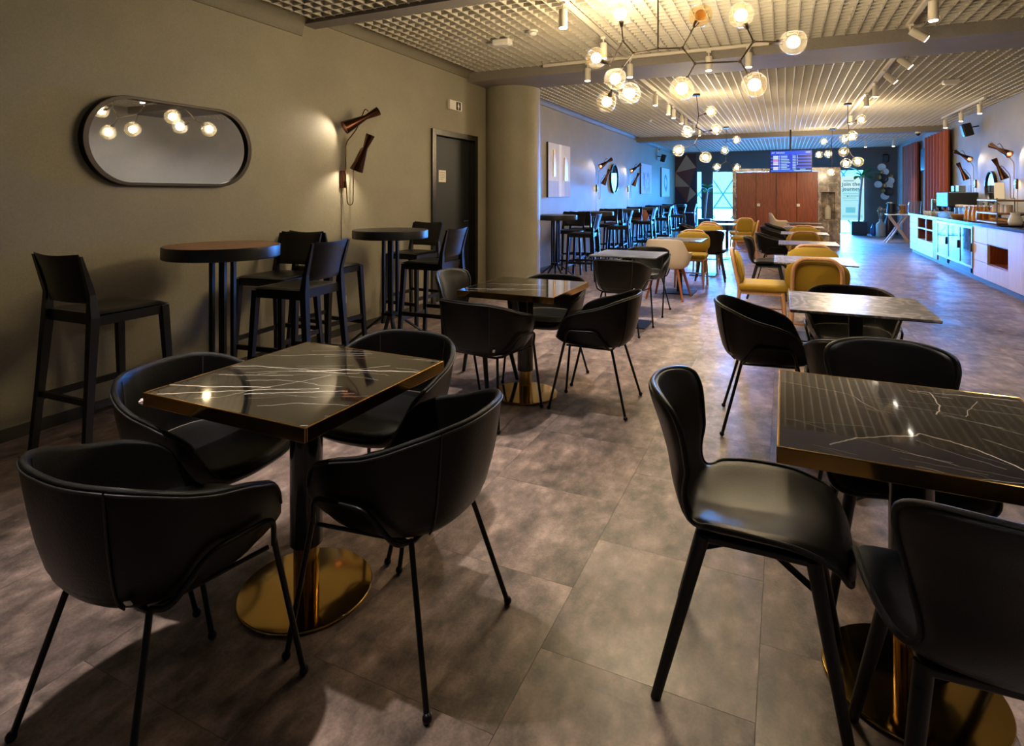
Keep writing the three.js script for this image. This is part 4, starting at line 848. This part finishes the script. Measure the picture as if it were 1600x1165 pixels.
palm('potted palm between the triangle panel and the lattice window', -2.75, 23.4, 1.55, 6, 0.5);
// outside the glazing
{
  const t = thing('facade_lattice', 'blue-grey steel lattice outside the end windows', 'lattice', null, 0, 0, 25.2);
  for (let k = -6; k <= 6; k++) { const x = k * 0.95 - 0.35; mesh('diagonal_bar', rod([x - 1.1, -0.3, 0], [x + 1.1, 3.1, 0], 0.028, 0.028, 8), M.steelOutside, t); mesh('diagonal_bar', rod([x + 1.1, -0.3, 0.06], [x - 1.1, 3.1, 0.06], 0.028, 0.028, 8), M.steelOutside, t); }
  for (const y of [0.85, 1.45]) mesh('cross_bar', rod([-7, y, -0.05], [7, y, -0.05], 0.03, 0.03, 8), M.steelOutside, t);
  struct('ground_outside', cbox(-14, 14, -0.25, -0.05, D1 + T, 60), M.ground, 'pale paved apron outside the windows');
}
// curtains on the right wall
function curtain(label, d0, d1) {
  const n = 7, g = sheet((u, v) => new THREE.Vector3(3.43 + 0.045 * Math.sin(u * n * 6.283) + 0.012 * Math.sin(u * 23), 0.03 + v * 2.86, -(d0 + (d1 - d0) * u)), 140, 4, 0.006);
  single('curtain', g, M.curtain, label, 'curtain', 'rust red curtains');
}
curtain('rust red pleated curtain next to the far wall sconce', 16.45, 18.75); curtain('rust red pleated curtain near the disc artwork', 19.9, 22.0);
{ const t = thing('wall_monitor', 'black screen hanging in the gap between the rust red curtains', 'monitor', null, 3.5, 2.35, 19.3, -90); mesh('housing', rb(0.8, 0.62, 0.05, 0.01, 0, 0, 0), M.black, t); mesh('screen', rb(0.76, 0.58, 0.01, 0.003, 0, 0, 0.026), M.rim, t); mesh('bracket', bx(0.12, 0.12, 0.04, 0, 0, -0.03), M.black, t); }
// vases with dried flowers, folding tray stand
{
  const vase = (label, x, d, prof, m) => { const o = single('floor_vase', lathe(prof, 26), m, label, 'vase', 'floor vases by the end wall'); o.position.copy(P(x, 0, d)); return o; };
  vase('white ceramic bottle vase on the floor by the end wall', 2.88, 22.5, [[0, 0], [0.11, 0], [0.135, 0.03], [0.135, 0.38], [0.12, 0.44], [0.05, 0.5], [0.05, 0.56], [0.06, 0.58], [0.045, 0.58], [0.04, 0.5], [0, 0.3]], M.ceramic);
  vase('small dark blue vase on the floor beside the white bottle vase', 2.72, 22.9, [[0, 0], [0.05, 0], [0.09, 0.08], [0.08, 0.25], [0.035, 0.36], [0.04, 0.42], [0.03, 0.42], [0, 0.2]], M.ceramicBlue);
  vase('tall dark plum vase on the floor with dried flowers', 3.13, 22.7, [[0, 0], [0.1, 0], [0.13, 0.2], [0.12, 0.5], [0.07, 0.64], [0.08, 0.7], [0.065, 0.7], [0.05, 0.6], [0, 0.3]], std({ color: 0x3a2028, roughness: 0.35 }));
  seed = 99;
  for (const [label, x, y, d] of [['dried amber flower spray rising from the plum vase', 3.13, 0.62, 22.7], ['pale dried grass spray rising from the white vase', 2.88, 0.5, 22.5]]) {
    const t = thing('dried_flowers', label, 'flowers', null, x, y, d);
    for (let i = 0; i < 12; i++) { const a = rnd() * 6.28, r = rr(0.03, 0.12), h = rr(0.2, 0.5); mesh('stem', rod([0, -0.15, 0], [Math.cos(a) * r, h, Math.sin(a) * r], 0.003, 0.003, 5), M.trunk, t); const f = mesh('flower_head', new THREE.IcosahedronGeometry(rr(0.018, 0.04), 1), i % 3 ? M.dried : M.cream, t); f.position.set(Math.cos(a) * r, h, Math.sin(a) * r); }
  }
  const t = thing('tray_stand', 'folding wooden stand with a pale tray, beside the counter end', 'stand', null, 2.95, 0, 19.9);
  for (const z of [-0.2, 0.2]) { mesh('leg', metreUV(bar([-0.28, 0, z], [0.22, 0.8, z], 0.045, 0.022), 3), M.oak, t); mesh('leg', metreUV(bar([0.28, 0, z + 0.025], [-0.22, 0.8, z + 0.025], 0.045, 0.022), 3), M.oak, t); }
  mesh('cross_rail', metreUV(merge([rod([-0.2, 0.78, -0.2], [-0.2, 0.78, 0.22], 0.012), rod([0.2, 0.78, -0.2], [0.2, 0.78, 0.22], 0.012)]), 3), M.oak, t);
  mesh('tray', rb(0.56, 0.03, 0.5, 0.01, 0, 0.81, 0.01), M.white, t);
  const k = thing('coffee_pot', 'black coffee pot on the pale tray stand', 'pot', null, 2.8, 0.825, 19.85); mesh('body', lathe([[0, 0], [0.11, 0], [0.12, 0.05], [0.1, 0.25], [0.11, 0.3], [0.04, 0.34], [0, 0.35]], 24), M.black, k); mesh('handle', new THREE.TorusGeometry(0.08, 0.012, 8, 20).translate(0.13, 0.17, 0), M.black, k);
  const j = thing('amber_jar', 'amber jar on the pale tray stand', 'jar', null, 3.08, 0.825, 19.95); mesh('body', lathe([[0, 0], [0.075, 0], [0.08, 0.02], [0.08, 0.24], [0, 0.24]], 22), M.basket, j); mesh('lid', tr(new THREE.CylinderGeometry(0.08, 0.08, 0.025, 22), 0, 0.253, 0), M.oak, j);
}

// ================================================================== THE COUNTER
const XF = 2.78, CT = 0.89;
single('stone_worktop', metreUV(merge([cbox(XF - 0.03, XR, CT, 0.93, 6.9, 16.4), cbox(XF - 0.03, 3.35, CT, 0.93, 16.4, 17.02)])), M.counterStone, 'dark polished stone worktop of the long buffet counter', 'worktop');
function unit(name, label, d0, d1) { const t = thing(name, label, 'cabinet', 'units under the buffet counter', 0, 0, (d0 + d1) / 2); mesh('plinth', bx(0.5, 0.08, d1 - d0 - 0.002, XF + 0.05 + 0.25, 0.04, 0), M.base, t); return t; }
M.deepBrown = std({ color: 0x5a2414, roughness: 0.6 });
const W2 = std({ color: 0xc4beb3, roughness: 0.45 });
{ // end cabinet with slatted drawers
  const d0 = 16.12, d1 = 16.98, w = d1 - d0, t = unit('drawer_cabinet', 'white drawer cabinet at the end of the buffet counter', d0, d1);
  mesh('carcass', bx(0.55, 0.81, w, XF + 0.295, 0.485, 0), W2, t);
  for (let k = 0; k < 5; k++) mesh('drawer_front', rb(0.02, 0.152, w - 0.01, 0.004, XF + 0.01, 0.16 + k * 0.162, 0), W2, t);
}
{ // open shelves
  const d0 = 14.58, d1 = 16.12, w = d1 - d0, t = unit('shelf_cabinet', 'white open shelf cabinet with a brown interior', d0, d1);
  mesh('lower_panel', bx(0.74, 0.30, w, XF + 0.37, 0.23, 0), W2, t);
  mesh('interior', bx(0.05, 0.51, w, XF + 0.6, 0.635, 0), M.deepBrown, t);
  mesh('shelf', bx(0.56, 0.02, w, XF + 0.3, 0.63, 0), M.deepBrown, t); mesh('shelf_edge', bx(0.02, 0.03, w, XF + 0.01, 0.63, 0), W2, t);
  for (const z of [-w / 2 + 0.015, 0.1, w / 2 - 0.015]) { mesh('divider', bx(0.56, 0.505, 0.022, XF + 0.3, 0.635, z), M.deepBrown, t); mesh('divider_edge', bx(0.02, 0.505, 0.028, XF + 0.01, 0.635, z), W2, t); }
  mesh('upper_rail', bx(0.02, 0.03, w, XF + 0.01, 0.872, 0), W2, t);
}
{ const t = unit('side_panel_unit', 'red-brown wooden end panel beside the glass fridges', 14.2, 14.58); mesh('panel', metreUV(bx(0.76, 0.81, 0.37, XF + 0.38, 0.485, 0)), M.woodRed, t); }
M.fridgeBody = std({ color: 0x2e3338, roughness: 0.45, metalness: 0.3 });
function fridge(label, d0, d1, doors) {
  const w = d1 - d0, t = unit('glass_fridge', label, d0, d1);
  mesh('body', merge([bx(0.04, 0.8, w - 0.01, XF + 0.7, 0.485, 0), bx(0.68, 0.03, w - 0.01, XF + 0.36, 0.87, 0), bx(0.68, 0.1, w - 0.01, XF + 0.36, 0.13, 0), bx(0.68, 0.8, 0.03, XF + 0.36, 0.485, -w / 2 + 0.02), bx(0.68, 0.8, 0.03, XF + 0.36, 0.485, w / 2 - 0.02)]), M.fridgeBody, t);
  mesh('grille', rb(0.012, 0.07, w * 0.8, 0.003, XF + 0.012, 0.13, 0), M.black, t);
  for (const y of [0.38, 0.62]) mesh('rack', bx(0.55, 0.012, w - 0.08, XF + 0.36, y, 0), M.chrome, t);
  for (let k = 0; k < doors; k++) {
    const dw = (w - 0.02) / doors, z = w / 2 - 0.01 - dw * (k + 0.5), dr = mesh('door', merge([bx(0.025, 0.04, dw - 0.01, XF + 0.0, 0.845, z), bx(0.025, 0.04, dw - 0.01, XF + 0.0, 0.205, z), bx(0.025, 0.6, 0.045, XF, 0.525, z - dw / 2 + 0.03), bx(0.025, 0.6, 0.045, XF, 0.525, z + dw / 2 - 0.03)]), M.chrome, t);
    mesh('pane', bx(0.008, 0.6, dw - 0.1, XF, 0.525, z), M.fridgeGlass, dr); mesh('handle', rb(0.02, 0.14, 0.03, 0.005, XF - 0.022, 0.52, z + dw / 2 - 0.03), M.black, dr);
  }
  return t;
}
fridge('single glass-door fridge under the buffet counter', 13.36, 14.2, 1); fridge('double glass-door fridge under the buffet counter', 11.74, 13.36, 2);
seed = 41;
{ // drinks in the fridges
  const cols = [0x2c6a3a, 0xb3521c, 0xd8d8d8, 0x24324f, 0xa12b2b, 0xc9a03a].map((c) => phy({ color: c, roughness: 0.15 })), can = lathe([[0, 0], [0.028, 0], [0.032, 0.01], [0.032, 0.15], [0.014, 0.19], [0.014, 0.215], [0, 0.215]], 14);
  for (const [y, w] of [[0.181, 'bottom'], [0.386, 'middle'], [0.626, 'top']]) for (const d of [11.95, 12.1, 12.25, 12.4, 12.75, 12.9, 13.05, 13.2, 13.6, 13.75, 13.9, 14.03]) {
    const o = single('drink_bottle', can, cols[Math.floor(rnd() * 6)], 'small drink bottle standing on the ' + w + ' rack of a counter fridge', 'bottle', 'drinks on the ' + w + ' fridge racks'); o.position.copy(P(XF + 0.16, y, d));
  }
}
function woodUnit(label, d0, d1, kind) {
  const w = d1 - d0, t = unit('wood_cabinet', label, d0, d1);
  mesh('carcass', merge(kind === 'niche' ? [bx(0.03, 0.8, w - 0.01, XF + 0.7, 0.485, 0), bx(0.68, 0.78, 0.02, XF + 0.37, 0.485, w / 2 - 0.012), bx(0.68, 0.78, 0.02, XF + 0.37, 0.485, -w / 2 + 0.012), bx(0.68, 0.02, w - 0.03, XF + 0.37, 0.33, 0), bx(0.68, 0.02, w - 0.03, XF + 0.37, 0.63, 0)] : [bx(0.7, 0.8, w - 0.004, XF + 0.375, 0.485, 0)]), kind === 'niche' ? M.woodRed : M.cabinet, t);
  const F = (y0, y1, a = -w / 2, b = w / 2) => mesh('front_panel', metreUV(rb(0.022, y1 - y0 - 0.006, b - a - 0.006, 0.002, XF + 0.011, (y0 + y1) / 2, (a + b) / 2), 1, rnd(), rnd()), M.cabinet, t);
  if (kind === 'drawers') { F(0.085, 0.34); F(0.34, 0.62); F(0.62, 0.888); } else if (kind === 'niche') { F(0.085, 0.325); F(0.635, 0.888); } else { F(0.085, 0.888, -w / 2, 0); F(0.085, 0.888, 0, w / 2); }
}
woodUnit('pale wooden drawer cabinet next to the double fridge', 11.02, 11.74, 'drawers'); woodUnit('pale wooden cabinet with an open brown niche', 10.12, 11.02, 'niche');
woodUnit('pale wooden two-door cabinet beside the open niche', 9.0, 10.12, 'doors'); woodUnit('pale wooden cabinet where the counter begins', 7.0, 9.0, 'doors');
// things on the counter; position by place along the counter
const CY = 0.93;
const on = (o, x, d) => { o.position.copy(P(x, CY, d)); return o; };
seed = 123;
{
  const bottleGeo = lathe([[0, 0], [0.033, 0], [0.036, 0.008], [0.036, 0.15], [0.016, 0.2], [0.015, 0.245], [0.018, 0.25], [0, 0.25]], 18), glassGeo = lathe([[0, 0], [0.028, 0], [0.034, 0.12], [0.032, 0.12], [0.027, 0.006], [0, 0.006]], 18), cupGeo = lathe([[0, 0], [0.03, 0], [0.042, 0.08], [0.039, 0.08], [0.028, 0.006], [0, 0.006]], 18), wineGeo = lathe([[0, 0], [0.036, 0], [0.038, 0.01], [0.038, 0.18], [0.014, 0.24], [0.014, 0.3], [0, 0.3]], 18);
  const rows = [];
  for (let i = 0; i < 12; i++) { const t = thing('juice_bottle', 'small amber juice bottle with a pale cap on the buffet counter', 'bottle', 'amber juice bottles on the counter', 2.95 + (i % 3) * 0.1, CY, 12.15 + Math.floor(i / 3) * 0.24 + (i % 3) * 0.05); mesh('bottle', bottleGeo, M.juice, t); mesh('cap', tr(new THREE.CylinderGeometry(0.019, 0.019, 0.02, 14), 0, 0.255, 0), M.white, t); }
  for (let i = 0; i < 10; i++) on(single('water_glass', glassGeo, M.clear, 'clear upright water glass beside the coffee machine', 'glass', 'water glasses on the counter'), 2.84 + (i % 2) * 0.09, 13.75 + Math.floor(i / 2) * 0.13);
  for (let i = 0; i < 3; i++) { const t = thing('glass_jar', 'clear storage jar with a pale lid next to the water glasses', 'jar', 'storage jars on the counter', 3.14, CY, 13.6 + i * 0.3); mesh('jar', lathe([[0, 0], [0.07, 0], [0.075, 0.01], [0.075, 0.2], [0.06, 0.22], [0, 0.22]], 22), M.clear, t); mesh('lid', tr(new THREE.CylinderGeometry(0.062, 0.065, 0.035, 22), 0, 0.237, 0), M.cream, t); }
  for (let i = 0; i < 8; i++) on(single('paper_cup', cupGeo, M.white, 'white cup near the end of the buffet counter', 'cup', 'white cups on the counter'), 2.92 + (i % 2) * 0.11, 15.45 + Math.floor(i / 2) * 0.2);
  for (let i = 0; i < 4; i++) on(single('spirits_bottle', wineGeo, i % 2 ? M.green : M.black, i % 2 ? 'green glass bottle standing behind the juice bottles' : 'dark glass bottle standing behind the juice bottles', 'bottle', i % 2 ? 'green bottles behind the juice' : 'dark bottles behind the juice'), 3.36, 12.7 + i * 0.28);
  const c = thing('coffee_machine', 'large black coffee machine at the wall end of the counter', 'coffee machine', null, 3.22, CY, 14.75);
  mesh('body', rb(0.5, 0.3, 0.95, 0.02, 0, 0.35, 0), M.black, c); mesh('base', rb(0.5, 0.06, 0.95, 0.01, 0, 0.03, 0), M.black, c); mesh('column', rb(0.2, 0.2, 0.9, 0.01, 0.14, 0.13, 0), M.black, c); mesh('hopper', rb(0.2, 0.14, 0.24, 0.02, 0.05, 0.57, -0.1), M.rim, c); mesh('hopper', rb(0.2, 0.14, 0.24, 0.02, 0.05, 0.57, 0.25), M.clear, c);
  for (const z of [-0.25, 0.25]) mesh('group_head', tr(new THREE.CylinderGeometry(0.035, 0.03, 0.08, 18), -0.16, 0.18, z), M.chrome, c);
  const u = thing('hot_water_urn', 'shiny steel hot water urn beside the coffee machine', 'urn', null, 3.1, CY, 15.75); mesh('body', lathe([[0, 0], [0.12, 0], [0.12, 0.34], [0.1, 0.37], [0.03, 0.39], [0.03, 0.42], [0, 0.42]], 30), M.chrome, u); mesh('tap', rod([-0.12, 0.07, 0], [-0.19, 0.06, 0], 0.012), M.black, u);
  const sh = thing('counter_screen', 'slanted clear guard at the end of the buffet counter', 'guard', null, 2.85, CY, 16.85); mesh('pane', new THREE.BoxGeometry(0.25, 0.3, 0.012).rotateX(0.35).translate(0, 0.15, 0), M.clear, sh); mesh('foot', bx(0.25, 0.012, 0.08, 0, 0.006, 0.05), M.chrome, sh);
  const bk = thing('bread_basket', 'brown wicker basket in front of the juice bottles', 'basket', null, 2.95, CY, 13.3); mesh('basket', lathe([[0, 0], [0.1, 0], [0.15, 0.09], [0.14, 0.09], [0.09, 0.012], [0, 0.012]], 26), M.basket, bk);
  for (let i = 0; i < 4; i++) { const a = i * 1.571; const r = single('bread_roll', new THREE.SphereGeometry(0.042, 14, 10).scale(1, 0.8, 1), M.dried, 'golden bread roll lying in the brown wicker basket', 'bread', 'bread rolls in the basket'); r.position.copy(P(2.95 + Math.cos(a) * 0.064, CY + 0.055, 13.3 + Math.sin(a) * 0.064)); }
  const rk = thing('tray_rack', 'three-tier steel rack with wooden trays on the counter', 'rack', null, 3.15, CY, 11.55);
  for (const y of [0.02, 0.16, 0.36]) mesh('shelf_tray', metreUV(rb(0.5, 0.025, 1.0, 0.006, 0, y, 0)), M.walnutTop, rk);
  for (const x of [-0.24, 0.24]) for (const z of [-0.48, 0.48]) mesh('post', rod([x, 0, z], [x, 0.4, z], 0.01, 0.01, 8), M.chrome, rk);
  for (let i = 0; i < 5; i++) { const p = single('pastry', new THREE.SphereGeometry(0.05, 14, 10).scale(1, 0.6, 1.5), M.dried, 'golden pastry on the lowest tray of the steel rack', 'pastry', 'pastries on the tray rack'); p.position.copy(P(3.08, CY + 0.062, 11.2 + i * 0.17)); }
  for (let i = 0; i < 4; i++) { const p = single('food_tin', tr(new THREE.CylinderGeometry(0.05, 0.05, 0.12, 20), 0, 0.06, 0), M.cream, 'cream tin on the middle tray of the steel rack', 'tin', 'tins on the tray rack'); p.position.copy(P(3.1, CY + 0.173, 11.25 + i * 0.2)); }
  const sg2 = thing('menu_holder', 'bright white menu card standing on the tray rack', 'sign', null, 3.12, CY + 0.373, 11.75, -65); mesh('card', rb(0.2, 0.26, 0.006, 0.002, 0, 0.14, 0), M.white, sg2); mesh('foot', rb(0.2, 0.012, 0.06, 0.003, 0, 0.006, 0), M.clear, sg2);
  const mg = thing('milk_jug', 'black and white jug on a dark plate on the counter', 'jug', null, 2.98, CY + 0.014, 10.55); mesh('body', lathe([[0, 0], [0.07, 0], [0.085, 0.05], [0.06, 0.13], [0.05, 0.16], [0.058, 0.18], [0.05, 0.18], [0, 0.05]], 24), M.white, mg); mesh('handle', new THREE.TorusGeometry(0.05, 0.01, 8, 18).translate(0.09, 0.1, 0), M.black, mg);
  on(single('serving_plate', lathe([[0, 0], [0.14, 0], [0.2, 0.012], [0.2, 0.014], [0.13, 0.008], [0, 0.008]], 36), M.black, 'round dark serving plate on the counter under a jug', 'plate'), 2.98, 10.55);
  on(single('serving_plate', lathe([[0, 0], [0.12, 0], [0.17, 0.012], [0.17, 0.014], [0.11, 0.008], [0, 0.008]], 36), M.black, 'round dark serving plate beside the wicker basket', 'plate'), 2.95, 12.0);
  const cb = thing('display_box', 'cream display box standing on the counter by the jug', 'box', null, 3.2, CY, 9.9); mesh('box', rb(0.4, 0.26, 0.6, 0.008, 0, 0.13, 0), M.cream, cb); mesh('label_card', rb(0.004, 0.08, 0.12, 0.001, -0.202, 0.14, 0.05), M.white, cb);
}

renderer.render(scene, camera);
